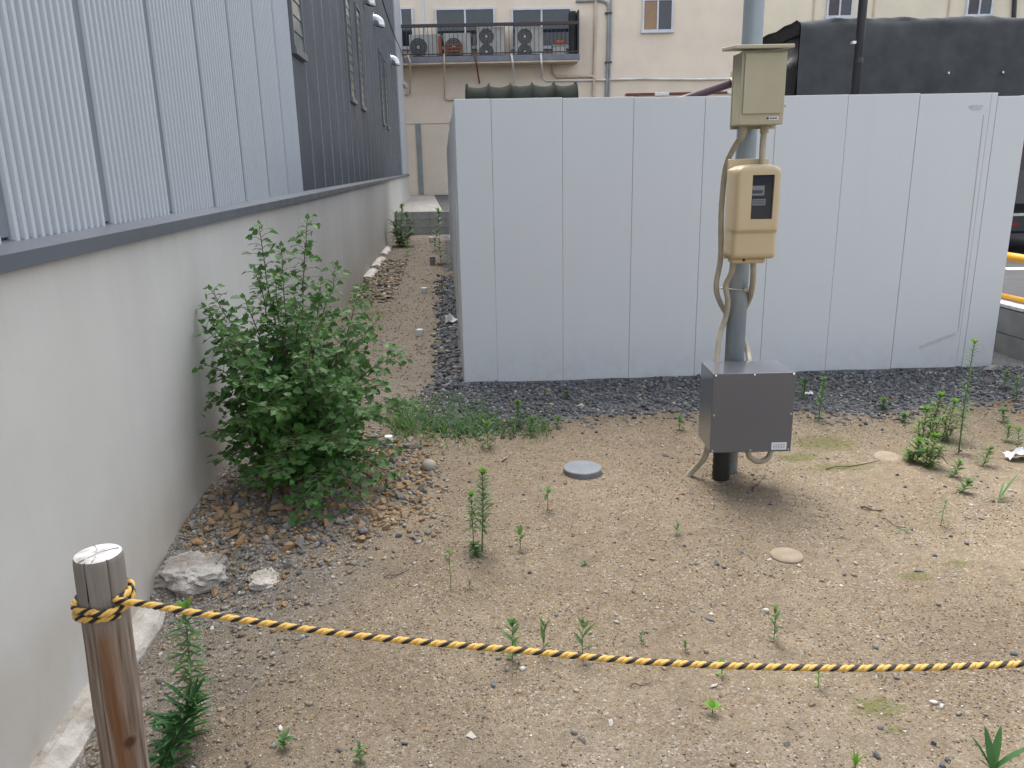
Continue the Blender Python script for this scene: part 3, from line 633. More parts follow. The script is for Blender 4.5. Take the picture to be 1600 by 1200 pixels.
boxo('chassis', tl, 17, TY+.7, TY+1.5, .95, 1.25, 'black_paint', tr)
boxo('cab', 15.7, 17.4, TY+.05, TY+2.15, .95, 2.9, 'tarp_green', tr, bevel=.12)
for x in (tl+.9, tl+2.0, 16.4):
    for y in (TY+.05, TY+1.85):
        m1 = MB(); m1.tube([(x, y, PZ+.48), (x, y+.3, PZ+.48)], .48, 24); wh = ob('wheel', m1, 'black_rubber', tr, bevel=.03)
        m1 = MB(); m1.tube([(x, y-.012, PZ+.48), (x, y+.312, PZ+.48)], .24, 16); ob('rim', m1, 'ac_body', wh)
for px, py in ((1482, 114), (1567, 113)):
    p = A(px, py, TY-.03); m1 = MB(); m1.lathe([(.006, -.018), (.017, -.012), (.017, .012), (.006, .018)], (p.x, p.y, p.z), 8); ob('canvas_eyelet', m1, 'steel', tr)
# little truck with hooped canvas
SY = 13.0; a = A(722, 155, SY); b = A(905, 127, SY)
st = root('covered_truck', ((a.x+b.x)/2, SY+.7, .0), 'small truck with ribbed olive canvas hood, behind the left part of the hoarding', 'truck')
st.location.z = height(.2, 13.7)
x0, x1 = A(727, 130, SY).x, A(903, 130, SY).x
canopy('canvas_hood', x0, x1, SY, SY+1.35, 1.2, b.z+.015, 'tarp_green', st, .42, .02, 5, .038, 90)
for k in range(6):
    x = x0+(x1-x0)*k/5; P = [(x, SY-.012, 1.2)]+[(x, SY+.42-.432*math.cos(i*math.pi/12), b.z-.40+.43*math.sin(i*math.pi/12)) for i in range(7)]+[(x, SY+.93+.432*math.sin(i*math.pi/12), b.z-.40+.43*math.cos(i*math.pi/12)) for i in range(7)]+[(x, SY+1.362, 1.2)]
    m1 = MB(); m1.tube(P, .014, 6); ob('hoop', m1, 'tarp_green', st, smooth=True)
m1 = MB(); m1.box(x0, x0+.01, SY+.02, SY+1.33, 1.2, b.z-.4); m1.box(x0, x0+.01, SY+.3, SY+1.05, b.z-.42, b.z-.05); ob('end_flap', m1, 'tarp_green', st)
boxo('cargo_bed', x0-.02, x1+.02, SY-.02, SY+1.38, .62, 1.2, 'ac_body', st, bevel=.02)
boxo('cab', x1+.06, x1+1.1, SY, SY+1.36, .35, 1.78, 'ac_body', st, bevel=.12)
boxo('cab_window', x1+.35, x1+.95, SY-.006, SY+.01, 1.15, 1.6, 'glass_dark', st, bevel=.0)
for x in (x0+.4, x1+.6):
    for y in (SY-.01, SY+1.2):
        m1 = MB(); m1.tube([(x, y, .3), (x, y+.16, .3)], .28, 20); ob('wheel', m1, 'black_rubber', st, bevel=.02)
# black van at the right edge
vx = 5.35; vy = 8.9
vn_ = root('parked_van', (vx+.85, vy+2, PZ), 'black van parked on the asphalt, seen past the right end of the hoarding', 'van')
m1 = MB(); prof = [(0, .35), (-.03, .6), (0, .95), (.08, 1.25), (.22, 1.55), (.4, 1.62), (3.0, 1.64), (3.5, 1.45), (4.1, 1.05), (4.4, .9), (4.45, .35)]
vs = []
for xx, k in ((0, .0), (.06, 1), (1.64, 1), (1.7, 0)):
    for (y, z) in prof: vs.append((vx+xx+(.0 if k else 0)+(.06 if (z > 1.3 and xx == 0) else (-.06 if (z > 1.3 and xx == 1.7) else 0)), vy+y+(.04 if not k and y < .5 else 0), PZ+z))
n = len(prof); m1.add(vs, [(i*n+k, i*n+(k+1) % n, (i+1)*n+(k+1) % n, (i+1)*n+k) for i in range(3) for k in range(n)]+[tuple(range(n-1, -1, -1)), tuple(3*n+k for k in range(n))])
bd = ob('body', m1, 'black_gloss', vn_, bevel=.04)
m1 = MB(); m1.add([(vx+.16, vy+.105, PZ+1.25), (vx+1.54, vy+.105, PZ+1.25), (vx+1.5, vy+.2, PZ+1.5), (vx+.2, vy+.2, PZ+1.5), (vx+.16, vy+.08, PZ+1.25), (vx+1.54, vy+.08, PZ+1.25), (vx+1.5, vy+.175, PZ+1.5), (vx+.2, vy+.175, PZ+1.5)], [(4, 5, 6, 7), (0, 4, 7, 3), (1, 2, 6, 5), (2, 3, 7, 6), (0, 1, 5, 4)]); ob('rear_window', m1, 'glass_dark', vn_)
for x in (vx+.02, vx+1.5):
    boxo('tail_light', x, x+.18, vy-.03, vy+.10, PZ+1.0, PZ+1.24, 'red_lamp', vn_, bevel=.01)
    boxo('reflector', x+.05, x+.2, vy-.075, vy-.03, PZ+.36, PZ+.40, 'red_lamp', vn_)
boxo('bumper', vx-.01, vx+1.71, vy-.07, vy+.1, PZ+.28, PZ+.50, 'black_paint', vn_, bevel=.03)
boxo('bumper_strip', vx+.1, vx+1.6, vy-.085, vy-.06, PZ+.47, PZ+.50, 'steel', vn_)
for x in (vx+.02, vx+1.5):
    for y in (vy+.75, vy+3.5):
        m1 = MB(); m1.tube([(x, y, PZ+.31), (x+.18, y, PZ+.31)], .31, 22); ob('wheel', m1, 'black_rubber', vn_, bevel=.02)
# yellow guard
gd = root('yellow_guard_rail', (4.0, 6.5, PZ), 'yellow painted steel pipe guard rail on the parking, right of the hoarding', 'guard rail')
RX = 4.35
def RP(y, z, o_=0): return Vector((RX+o_+WK*y, y, z))
m1 = MB(); m1.tube([RP(7.4, .80), RP(4.6, .80)], .034, 14); ob('upper_pipe', m1, 'yellow_pipe', gd, smooth=True)
m1 = MB(); m1.tube([RP(7.4, .495), RP(4.6, .495)], .021, 12); ob('lower_pipe', m1, 'yellow_pipe', gd, smooth=True)
for y in (7.4, 4.6):
    m1 = MB(); m1.tube([RP(y, PZ-.1), RP(y, .83)], .034, 14); ob('post', m1, 'yellow_pipe', gd, smooth=True)
# black pole
a = A(1340, 100, 8.0)
pp = root('black_pole', (a.x, 8, 0), 'tall thin black pole rising behind the hoarding in front of the canvas', 'pole')
m1 = MB(); m1.tube([(a.x, 8, 0), (a.x, 8, 6)], .041, 16); ob('shaft', m1, 'black_paint', pp, smooth=True)
z = A(1340, 90, 8).z
m1 = MB(); m1.tube([(a.x, 8, z-.05), (a.x, 8, z+.0)], .046, 16); ob('joint_collar', m1, 'black_paint', pp)
m1 = MB(); q = A(1336, 66, 7.95); m1.box(q.x-.02, q.x+.012, 7.95, 8, q.z-.012, q.z+.012); ob('bolt', m1, 'steel', pp)
# slanting boom and its post
e = A(1146, 129, 9.0); s_ = A(1075, 153, 9.0); dd_ = (e-s_)
lo = e-dd_.normalized()*1.5
bo = root('slanting_pipe', (lo.x, 9, 0), 'dark reddish pipe slanting up behind the hoarding, left of the breaker box', 'pipe')
m1 = MB(); m1.tube([lo, e], .042, 12); ob('pipe_shaft', m1, 'boom', bo, smooth=True)
m1 = MB(); m1.tube([e-dd_.normalized()*.03, e+dd_.normalized()*.06], .055, 12); m1.box(e.x-.02, e.x+.04, 8.94, 9.06, e.z, e.z+.11); ob('brass_coupling', m1, 'beige_box', bo)
m1 = MB(); m1.tube([(e.x+.09, 9, 0), (e.x+.09, 9, e.z-.01)], .03, 10); ob('prop', m1, 'boom', bo)
m1 = MB(); m1.tube([(lo.x+.05, 9, 0), (lo.x+.05, 9, lo.z-.01)], .03, 10); ob('prop', m1, 'boom', bo)
# far barrier bar, orange
a = A(704, 330, 17.9); b = A(704, 268, 17.9)
ob_ = root('orange_bar', (a.x, 20.2, .53), 'thin orange upright bar beside the far end of the hoarding', 'post')
a = A(705.5, 325, 20.2); b = A(705.5, 268, 20.2); m1 = MB(); m1.tube([(a.x, 20.2, .53), (b.x, 20.2, b.z)], .04, 10)
ob('upright', m1, 'yellow_pipe', ob_, smooth=True)
for z_ in (.95, 1.1, 1.25): boxo('bracket', a.x-.14, a.x-.02, 20.17, 20.2, z_, z_+.03, 'white_line', ob_)
# ------------------------------------------------------------------ beige building
BY = 32.0
def B(px, py, d=0): return A(px, py, BY-d)
bb = root('beige_building', (1, BY, .5), 'large beige stucco building with balcony and pipes across the background', 'building')
Xs = B(1190, 60).x
boxo('facade', -12, Xs, BY, BY+8, 0, 14, 'stucco', bb); boxo('facade', Xs, 30, BY+.01, BY+8, 0, 14, 'stucco2', bb)
z = B(670, 192).z; boxo('ledge_line', -12, Xs, BY-.03, BY+.01, z-.02, z+.02, 'stucco', bb)
x = B(656, 250).x; boxo('drain_strip', x-.10, x+.10, BY-.04, BY+.01, .5, z-.03, 'pipe_grey', bb)
for px in (1271, 1365, 1482): x = B(px, 15).x; boxo('facade_joint', x-.03, x+.03, BY-.03, BY+.02, 4, 14, 'pipe_beige', bb)
def window(x0, x1, z0, z1, mull=True, frame=.06, curtain=None):
    m1 = MB(); y0 = BY-.09
    m1.box(x0, x0+frame, y0, BY, z0, z1); m1.box(x1-frame, x1, y0, BY, z0, z1); m1.box(x0+frame, x1-frame, y0, BY, z1-frame, z1)
    m1.box(x0-.04, x1+.04, y0-.03, BY, z0-.05, z0+frame)
    f_ = ob('window', m1, 'alu', bb); xm = (x0+x1)/2
    boxo('sash_bar', xm-.03, xm+.03, y0+.01, BY-.02, z0+frame, z1-frame, 'alu', f_)
    boxo('pane', x0+frame, xm-.03, BY-.05, BY-.01, z0+frame, z1-frame, curtain or 'glass_dark', f_); boxo('pane', xm+.03, x1-frame, BY-.05, BY-.01, z0+frame, z1-frame, 'glass_dark', f_)
def pw(px0, py0, px1, py1, **k):
    a = B(px0, py1); b = B(px1, py0); window(a.x, b.x, a.z, b.z, **k)
MT['board'] = M('brown board behind glass', (.28, .17, .09), .4, bump=0); MT['curtain_dark'] = M('dark blind', (.06, .05, .055), .5, bump=0)
pw(610, 12, 645, 76); pw(682, 12, 773, 76); pw(800, 12, 893, 76); pw(1003, -2, 1052, 50, curtain='board'); pw(1290, -40, 1336, 28, curtain='curtain_dark'); pw(1507, -40, 1556, 26, curtain='curtain_dark')
# balcony
BD = .9; zb0 = B(700, 97, BD).z; zb1 = B(700, 88, BD).z; xl = -6; xr = B(906, 90, BD).x
boxo('balcony_slab', xl, xr, BY-BD, BY, zb0, zb1, 'slab', bb, bevel=.01); boxo('balcony_edge', xl, xr-.05, BY-BD+.02, BY, zb0-.06, zb0-.002, 'pipe_beige', bb)
boxo('balcony_end_panel', xr-.08, xr-.02, BY-BD+.05, BY, zb1, B(900, 15, BD).z, 'black_paint', bb); boxo('balcony_locker', B(889, 50).x, xr-.1, BY-.35, BY, zb1, B(889, 20).z, 'dark_in', bb)
zr1 = B(700, 36.5, BD).z; zr0 = B(700, 42, BD).z; yb = BY-BD+.05
boxo('top_rail', xl, xr-.02, yb-.03, yb+.03, zr0, zr1, 'rail_brown', bb, bevel=.01); zl = B(700, 84, BD).z; boxo('bottom_rail', xl, xr-.02, yb-.015, yb+.015, zl-.02, zl+.02, 'rail_brown', bb)
m1 = MB(); m1.box(-.01, .01, -.01, .01, 0, zr0-zb1); bmh = mesh('baluster', m1, 'rail_brown'); x = xl+.1
while x < xr-.1: inst('baluster', bmh, bb, (x, yb, zb1)); x += .155
# pipes on the facade
def pipe(name, pts, r, mat, d=.06): 
    P = [A(px, py, BY-d-(q if q else 0)) for px, py, q in [(p+(0,))[:3] for p in pts]]; m1 = MB(); m1.tube(P, r, 8); return ob(name, m1, mat, bb, smooth=False)
pipe('drain_pipe', [(637, 86, .9), (641, 97, .9), (641, 146, 0), (630, 149, 0)], .035, 'pipe_beige')
pipe('drain_pipe', [(694, 84, .9), (694, 97, .9), (695, 152, 0), (698, 156, 0), (716, 156, 0)], .03, 'pipe_beige')
pipe('drain_pipe', [(742, 84, .9), (744, 97, .9), (749, 130, 0)], .03, 'brown_tile')
pipe('drain_pipe', [(799, 84, .9), (801, 97, .9), (804, 130, 0)], .035, 'pipe_white')
pipe('drain_pipe', [(845, 84, .9), (846, 97, .9), (848, 120, 0), (853, 126, 0), (930, 125, 0), (1000, 123, 0), (1080, 124, 0), (1150, 123, 0)], .04, 'pipe_white')
pipe('beige_pipe', [(864, 97, 0), (864, 114, 0), (870, 120, 0), (925, 119, 0), (931, 124, 0)], .055, 'pipe_beige')
pipe('beige_pipe', [(931, -20, 0), (930, 60, 0), (927, 150, 0)], .05, 'pipe_beige')
pipe('grey_conduit', [(900, 2, 0), (938, 0, 0), (948, 4, 0), (951, 12, 0), (950, 80, 0), (947, 155, 0)], .055, 'pipe_grey')
pipe('grey_conduit', [(955, -20, .02), (954, 60, .02), (951, 155, .02)], .04, 'pipe_grey')
for py in (20, 97): p = A(951, py, BY-.14); boxo('pipe_clamp', p.x-.13, p.x+.13, BY-.15, BY, p.z-.02, p.z+.02, 'rail_brown', bb)
pipe('white_pole', [(661, -20, .5), (663, 60, .5)], .045, 'alu')
pipe('rust_pipe', [(1587, -30, 0), (1584, 30, 0)], .08, 'black_paint')
# coping tile row over a low outbuilding
sx0, sx1 = A(960, 150, 26).x, A(1200, 150, 26).x; sz = A(1050, 147, 26).z
ow = root('outbuilding', ((sx0+sx1)/2, 26.5, .53), 'low beige outbuilding with brown tile coping just above the hoarding top', 'outbuilding')
boxo('outbuilding_wall', sx0, sx1, 26, 29, .4, sz-.02, 'stucco', ow)
x = A(978, 148, 26).x; i = 0
while x < sx1-.7:
    wd = .45; boxo('coping_tile', x, x+wd-.02, 25.96, 26.3, sz-.03+random.uniform(-.02, .015), sz+.05, 'brown_tile' if i % 5 not in (2,) else 'white_line', ow, bevel=.01); x += wd; i += 1
# outdoor units on the balcony
def ac(px0, px1, py0, fans, label, frac=.62, rust=False):
    x0 = A(px0, 60, BY-.62).x; x1 = A(px1, 60, BY-.62).x; zt = A(px0, py0, BY-.62).z; zf = zb1
    r_ = root('outdoor_unit', ((x0+x1)/2, BY-.45, zf), label, 'air conditioner', 'outdoor units on the balcony')
    boxo('casing', x0, x1, BY-.62, BY-.28, zf+.05, zt, 'ac_body', r_, bevel=.015)
    for xx in (x0+.08, x1-.16): boxo('foot', xx, xx+.08, BY-.64, BY-.26, zf, zf+.05, 'black_paint', r_)
    boxo('side_seam', x0+(x1-x0)*frac+.10, x0+(x1-x0)*frac+.115, BY-.624, BY-.619, zf+.06, zt-.02, 'pipe_grey', r_)
    for (fx_, fy_, rp) in fans:
        c = A(fx_, fy_, BY-.63); rr = rp/FPX*(BY-.6)
        m1 = MB(); m1.tube([(c.x, BY-.645, c.z), (c.x, BY-.62, c.z)], rr, 28); g_ = ob('fan_grille', m1, 'ac_grille', r_)
        for k in (1, .8, .6, .42):
            m1 = MB(); m1.tube([(c.x+rr*k*math.cos(a), BY-.65, c.z+rr*k*math.sin(a)) for a in [i*2*math.pi/24 for i in range(25)]], .008, 5); ob('grille_ring', m1, 'pipe_grey', g_)
        m1 = MB(); m1.tube([(c.x, BY-.665, c.z), (c.x, BY-.645, c.z)], rr*.2, 14); ob('fan_hub', m1, 'ac_body', g_)
        if rust:
            for k in range(4): boxo('rusty_slat', c.x-rr*1.05, c.x+rr*1.1, BY-.68, BY-.655, c.z-rr*.95+k*rr*.36, c.z-rr*.78+k*rr*.36, 'rust', g_)
    return r_
ac(639, 688, 54, [(654, 74, 12.5)], 'leftmost single-fan outdoor unit standing on the balcony', .55)
ac(693, 736, 52, [(709, 73, 12)], 'single-fan outdoor unit with rusty orange slats over its fan', .62, True)
ac(745, 788, 42, [(760, 57, 10.5), (760, 81, 10.5)], 'double-fan outdoor unit between the rusty unit and the rightmost one', .55)
ac(805, 849, 42, [(820, 57, 10.5), (820, 81, 10.5)], 'rightmost double-fan outdoor unit, in front of the right window', .55)
p0 = A(864, 86, BY-.6); p1 = A(884, 72, BY-.6)
cr = root('storage_crate', ((p0.x+p1.x)/2, BY-.5, zb1), 'small grey crate on the balcony with a red-brown bundle on top', 'crate')
boxo('crate_body', p0.x, p1.x, BY-.65, BY-.35, zb1, p1.z, 'ac_body', cr, bevel=.01); boxo('crate_lid', p0.x-.03, p1.x+.03, BY-.67, BY-.33, p1.z+.001, p1.z+.05, 'pipe_grey', cr)
m1 = MB(); q = A(875, 69, BY-.5); m1.tube([(q.x-.2, BY-.5, q.z), (q.x-.1, BY-.5, q.z+.05), (q.x+.1, BY-.5, q.z+.05), (q.x+.2, BY-.5, q.z)], [.05, .09, .09, .05], 10)
o = ob('cloth_bundle', m1, 'rust', smooth=True, at=(q.x, BY-.5, q.z)); tag(o, 'red-brown bundle lying on the grey balcony crate', 'bundle')
q = A(688, 88, BY-.7); q1 = A(688, 56, BY-.7)
m1 = MB(); m1.box(q.x-.05, q.x+.07, BY-.72, BY-.66, zb1, q1.z); o = ob('rusty_board', m1, 'rust', at=(q.x, BY-.7, zb1)); tag(o, 'narrow rusty orange board standing between the two left outdoor units', 'board')
# hanging cable
P = bez([WP(16, 5.2, .05), A(612, 45, 20), A(625, 75, 26), A(633, 98, 31)], 8)
m1 = MB(); m1.tube(P, .014, 6); o = ob('hanging_cable', m1, 'black_rubber', at=P[0]); tag(o, 'black cable slung from the grey building to the balcony', 'cable')
# ------------------------------------------------------------------ wooden post and rope
PB = Vector((-.853, 1.42, height(-.853, 1.42))); PT = Vector((-.8205, 1.42, .832)); PR = .0452
wp = root('wooden_post', PB, 'round weathered timber post with a split, rope tied near its top, front left', 'post')
def post_geo():
    n = 200; zs = [(-.25, PR), (0, PR)]+[(i/24*(PT.z-PB.z-.012), PR*(1+.012*math.sin(i*.9))) for i in range(1, 25)]
    zs += [(PT.z-PB.z-.004, PR*.985), (PT.z-PB.z, PR*.95)]
    ax = (PT-PB); vs = []
    for (z, r) in zs:
        c = PB+ax*(z/ax.z)
        for k in range(n):
            a = 2*math.pi*k/n; rr = r*(1+.018*noise.noise((math.cos(a)*1.5, math.sin(a)*1.5, z*2)))
            for (ca, wd, dp, z0, z1) in ((math.radians(-97)-.02*math.sin(z*8), .040, .010, -1, 2), (math.radians(-42), .034, .006, .76, 2), (math.radians(-40), .02, .002, .2, .55)):
                da = abs((a-ca+math.pi) % (2*math.pi)-math.pi)
                if da < wd and z0 < z < z1: rr -= dp*(1-da/wd)
            vs.append((c.x+rr*math.cos(a), c.y+rr*math.sin(a), c.z))
    m1 = MB(); N = len(zs); m1.add(vs, [(i*n+k, i*n+(k+1) % n, (i+1)*n+(k+1) % n, (i+1)*n+k) for i in range(N-1) for k in range(n)])
    for i in range(N-1):
        z = zs[i][0]
        for k in range(n):
            a = 2*math.pi*(k+.5)/n
            for ca, wd, z0 in ((math.radians(-97)-.02*math.sin(z*8), .019, -1), (math.radians(-42), .016, .76)):
                if abs((a-ca+math.pi) % (2*math.pi)-math.pi) < wd and z > z0: m1.mi[i*n+k] = 1
    ob('shaft', m1, ['log', 'dark_in'], wp, smooth=True)
    top = vs[-n:]; c = PT; m2 = MB(); rings = [1, .66, .33]; v2 = []
    for q in rings:
        for k in range(n):
            p = Vector(top[k]); x = c.x+(p.x-c.x)*q; y = c.y+(p.y-c.y)*q; v2.append((x, y, c.z+(0 if q == 1 else .0015+.002*noise.noise((x*60, y*60, 0)))))
    v2.append((c.x, c.y, c.z+.001)); m2.add(v2, [(i*n+k, i*n+(k+1) % n, (i+1)*n+(k+1) % n, (i+1)*n+k) for i in range(2) for k in range(n)]+[(2*n+k, 2*n+(k+1) % n, 3*n) for k in range(n)])
    ob('cut_end', m2, 'log_end', wp)
post_geo()
m1 = MB(); 
for (a0, r0, L) in ((-1.95, .0, .043), (-1.36, .012, .040), (.6, .0, .036), (2.2, .01, .04)):
    P = [PT+Vector((math.cos(a0)*q+.002*math.sin(q*400), math.sin(a0)*q, .0022)) for q in (r0, (r0+L)*.4, (r0+L)*.75, L)]; m1.tube(P, [.0002, .0004, .0006, .0009], 4)
ob('crack', m1, 'dark_in', wp)
# rope path: two turns round the post then the long sag to the right
rope_top = Vector((PT.x-.004, 1.42, .752))
path = []
RR = PR+.0070
def post_c(z): return PB+(PT-PB)*((z-PB.z)/(PT-PB).z)
turns = 2.02; NT_ = 220; ast = math.radians(-40)
for i in range(NT_+1):
    u = i/NT_; a = ast+2*math.pi*turns*(1-u)*1.0; z = .748-.017*(1-u)*turns+.003*math.cos(a-.2)+.002*math.sin(3*a)
    c = post_c(z); rr_ = RR+(.010 if .47 < u < .56 else 0)
    path.append(Vector((c.x+rr_*math.cos(a), c.y+rr_*math.sin(a), z)))
loop = path
sag = [(-.724, .739), (-.649, .722), (-.524, .694), (-.372, .666), (-.218, .643), (-.011, .618), (.251, .585), (.514, .566), (.778, .558), (1.04, .563), (1.3, .578), (1.62, .60), (1.93, .632)]
PP2 = [Vector((x, 1.42+(-.035 if x < -.6 else -.03), z)) for x, z in sag]
path = loop+bez([loop[-1]]+PP2, 24)[1:]
tail = [loop[0]+Vector(v_) for v_ in ((0, 0, 0), (.004, .018, .006), (-.012, .05, -.004), (-.05, .075, -.012))]
def resample(P, ds):
    out = [P[0]]; acc = 0
    for a, b in zip(P[:-1], P[1:]):
        L = (b-a).length; t0 = ds-acc
        while t0 <= L and L > 0: out.append(a.lerp(b, t0/L)); t0 += ds
        acc = (acc+L) % ds if L > 0 else acc
    return out
def rope(P, parent, pitch=.0375, ro=.0034, rs=.0038):
    P = resample(P, .0026); T = []
    for i in range(len(P)): T.append((P[min(i+1, len(P)-1)]-P[max(i-1, 0)]).normalized())
    nr = Vector((0, 0, 1)); nr = (nr-T[0]*nr.dot(T[0])).normalized()
    strands = [[], [], []]
    for i, p in enumerate(P):
        nr = (nr-T[i]*nr.dot(T[i])).normalized(); bn = T[i].cross(nr)
        for k in range(3):
            a = 2*math.pi*(i*.0026/pitch+k/3); strands[k].append(p+(nr*math.cos(a)-bn*math.sin(a))*ro)
    for k in range(3):
        m1 = MB(); m1.tube(strands[k], rs, 9, uv=True); o = ob('strand', m1, 'rope_black' if k == 0 else 'rope_yellow', parent, smooth=True); o['label'] = 'black strand' if k == 0 else 'yellow strand'
rp = root('barrier_rope', loop[-1], 'yellow and black twisted barrier rope wound round the post and sagging to the right', 'rope')
rope(path, rp)
# ------------------------------------------------------------------ small fittings on the ground
p = G(910, 738); cp_ = root('inspection_cap', p, 'round grey plastic drain cap sitting on the sand left of the pole', 'drain cap')
m1 = MB(); m1.lathe([(.088, -.05), (.096, -.05), (.1, -.03), (.1, .022), (.097, .026), (.02, .028), (.0, .028)], (p.x, p.y, p.z+.004), 40, cap=False); ob('cap_disc', m1, 'grey_plastic', cp_, bevel=0)
def disc(px, py, r, label, tilt=(0, 0)):
    p = G(px, py); m1 = MB(); m1.lathe([(r*.98, -.006), (r, 0), (r*.97, .005), (r*.5, .007), (0, .0075)], (p.x, p.y, p.z+.004), 30, cap=False); o = ob('clay_lid', m1, 'clay', at=p, smooth=True); o.rotation_euler = (tilt[0], tilt[1], 0); o.location.z += -.001; return tag(o, label, 'lid', 'flat beige lids')
disc(1229, 869, .066, 'flat beige round lid half sunk in bare sand, a small pale stone on its edge'); disc(1387, 716, .075, 'flat beige round lid among the weeds right of the grey box', (.1, 0))
def pvc(px, py, r, h, label, mat='white_plastic'):
    p = G(px, py); m1 = MB(); m1.lathe([(r*.9, -.05), (r*.9, h*.3), (r, h*.3), (r, h*.9), (r*.95, h), (0, h*1.01)], (0, 0, 0), 20, cap=False)
    m1.v = [(v[0]+p.x, v[1]+p.y, v[2]+p.z) for v in m1.v]; o = ob('pipe_stub', m1, mat, at=p); tag(o, label, 'pipe stub', 'capped white pipe stubs')
pvc(608, 697, .024, .062, 'nearest white capped pipe stub, at the right edge of the bush'); pvc(656, 524, .034, .06, 'white capped pipe stub in the middle of the alley')
pvc(663, 458, .042, .07, 'third white pipe stub along the alley, beyond the middle one'); pvc(676, 414, .045, .14, 'greyish pipe stub beside the slender tall weed', 'pipe_grey'); pvc(675, 379, .07, .12, 'farthest white pipe stub, by the block wall')
# rocks
def rock_mesh(name, seed, mat, n=13, flat=.7):
    import bmesh
    r_ = random.Random(seed); bm = bmesh.new(); n = 10
    for i in range(n):
        v = Vector((r_.gauss(0, 1), r_.gauss(0, 1), r_.gauss(0, 1))).normalized(); k = r_.uniform(.82, 1.1); bm.verts.new((v.x*k*r_.choice((1, 1.1)), v.y*k*.8, v.z*k*flat))
    g = bmesh.ops.convex_hull(bm, input=bm.verts); bmesh.ops.delete(bm, geom=[v for v in bm.verts if not v.link_faces], context='VERTS')
    me = bpy.data.meshes.new(name); bm.to_mesh(me); bm.free(); me.materials.append(MT[mat]); return me
ROCK = {m_: [rock_mesh('stone', 100+i+hash_*20, m_, 15, .55+.12*(i % 3)) for i in range(7)] for hash_, m_ in enumerate(('stone_ochre', 'stone_grey', 'stone_dark', 'stone_white'))}
def rot3(): return (random.uniform(-.4, .4), random.uniform(-.4, .4), random.uniform(0, 6.3))
# rubble bed: stones that belong to the ground
cnt = 0; placed = []
def inpoly(x, y, P):
    c = False; j = len(P)-1
    for i in range(len(P)):
        if (P[i][1] > y) != (P[j][1] > y) and x < (P[j][0]-P[i][0])*(y-P[i][1])/(P[j][1]-P[i][1])+P[i][0]: c = not c
        j = i
    return c
zoneA = [(-1.50, 3.62), (-1.46, 3.10), (-.95, 3.02), (-.62, 3.12), (-.42, 3.42), (-.45, 3.75), (-.8, 3.8)]
zoneB = [(-.80, 3.9), (-.44, 3.62), (-.38, 4.0), (-.62, 4.45), (-.95, 4.5)]
zoneC = [(-1.5, 4.0), (-1.48, 2.75), (-.9, 2.6), (-.3, 3.2), (-.35, 4.3), (-1, 4.6)]
tries = 0
while cnt < 285 and tries < 20000:
    tries += 1
    x = random.uniform(-1.65, -.2); y = random.uniform(2.5, 4.7)
    if x < XW+WK*y+.04: continue
    inA = inpoly(x, y, zoneA) or inpoly(x, y, zoneB); inC = inpoly(x, y, zoneC)
    if not (inA or (inC and random.random() < .25)): continue
    s = random.choice((.016, .020, .024, .028, .032, .038)) if inA else random.choice((.012, .016, .02))
    if any((x-a)**2+(y-b)**2 < (.60*(s+c))**2 for a, b, c in placed): continue
    placed.append((x, y, s)); m_ = 'stone_ochre' if random.random() < (.66 if inA else .3) else ('stone_grey' if random.random() < .88 else 'stone_dark')
    inst('stone', random.choice(ROCK[m_]), ground, (x, y, height(x, y)+s*.32), rot3(), (s, s, s)); cnt += 1
def rock(px, py, s, mat, label, cat='stone', sc=(1, 1, 1), k=0, group=None):
    p = G(px, py); o = inst('rock', ROCK[mat][k], None, (p.x, p.y, p.z+s*sc[2]*.35), (0.1, .1, px*.7), tuple(s*q for q in sc)); return tag(o, label, cat, group)
MT['cobble'] = M('grey cobble', (.30, .27, .225), .85, bump=.4, bscale=200)
m1 = MB(); p = G(671, 733); m1.lathe([(.001, -.03), (.03, -.02), (.041, 0), (.037, .02), (.022, .033), (.001, .038)], (p.x, p.y, p.z+.015), 16, cap=False); o = ob('cobble', m1, 'cobble', at=p, smooth=True); tag(o, 'round smooth grey-beige cobble at the right edge of the rubble', 'stone')
rock(391, 968, .021, 'stone_ochre', 'ochre stone just below the rope, right of the narrow-leaved weed', k=1, sc=(1.1, .9, .9))
rock(335, 928, .024, 'stone_ochre', 'bright orange-brown stone just above the rope, by the concrete lump', k=2)
rock(346, 962, .017, 'stone_white', 'small reddish-white stone under the rope beside the narrow-leaved weed', k=3)
rock(430, 906, .022, 'stone_ochre', 'flat orange stone on bare gravel between the concrete lump and the rope', sc=(1.1, .9, .6), k=4)
rock(450, 886, .02, 'stone_grey', 'grey stone on bare gravel just behind a flat orange stone', k=5)
rock(510, 878, .024, 'stone_ochre', 'brown chip lying alone on gravel below the rubble bed', sc=(1, .7, .7), k=0)
rock(675, 875, .018, 'stone_ochre', 'flat pinkish-tan stone by the tiny sprouting weed', sc=(1.2, .9, .5), k=6)
rock(1120, 882, .018, 'stone_dark', 'dark slate chip left of the sunken beige lid', k=1); rock(1157, 863, .014, 'stone_dark', 'small slate chip between the dark chip and the beige lid', k=2, sc=(1.3, .9, .6))
rock(1248, 885, .012, 'stone_white', 'small pale yellow stone on the edge of the sunken beige lid', k=3); rock(1198, 957, .017, 'stone_white', 'white stone beside the sprig left of centre right', k=4)
bpy.data.objects[-1] if False else None
rock(1107, 967, .018, 'stone_dark', 'flat slate chip above the rope, below the beige lid', sc=(1.4, .8, .4), k=5); rock(770, 1071, .013, 'stone_dark', 'bluish grey stone below the rope left of centre', k=6)
rock(913, 1160, .010, 'stone_dark', 'small black stone near the bottom centre edge', k=0); rock(905, 1155, .010, 'stone_grey', 'small grey stone touching the black one near the bottom edge', k=1, sc=(1.2, 1, .8))
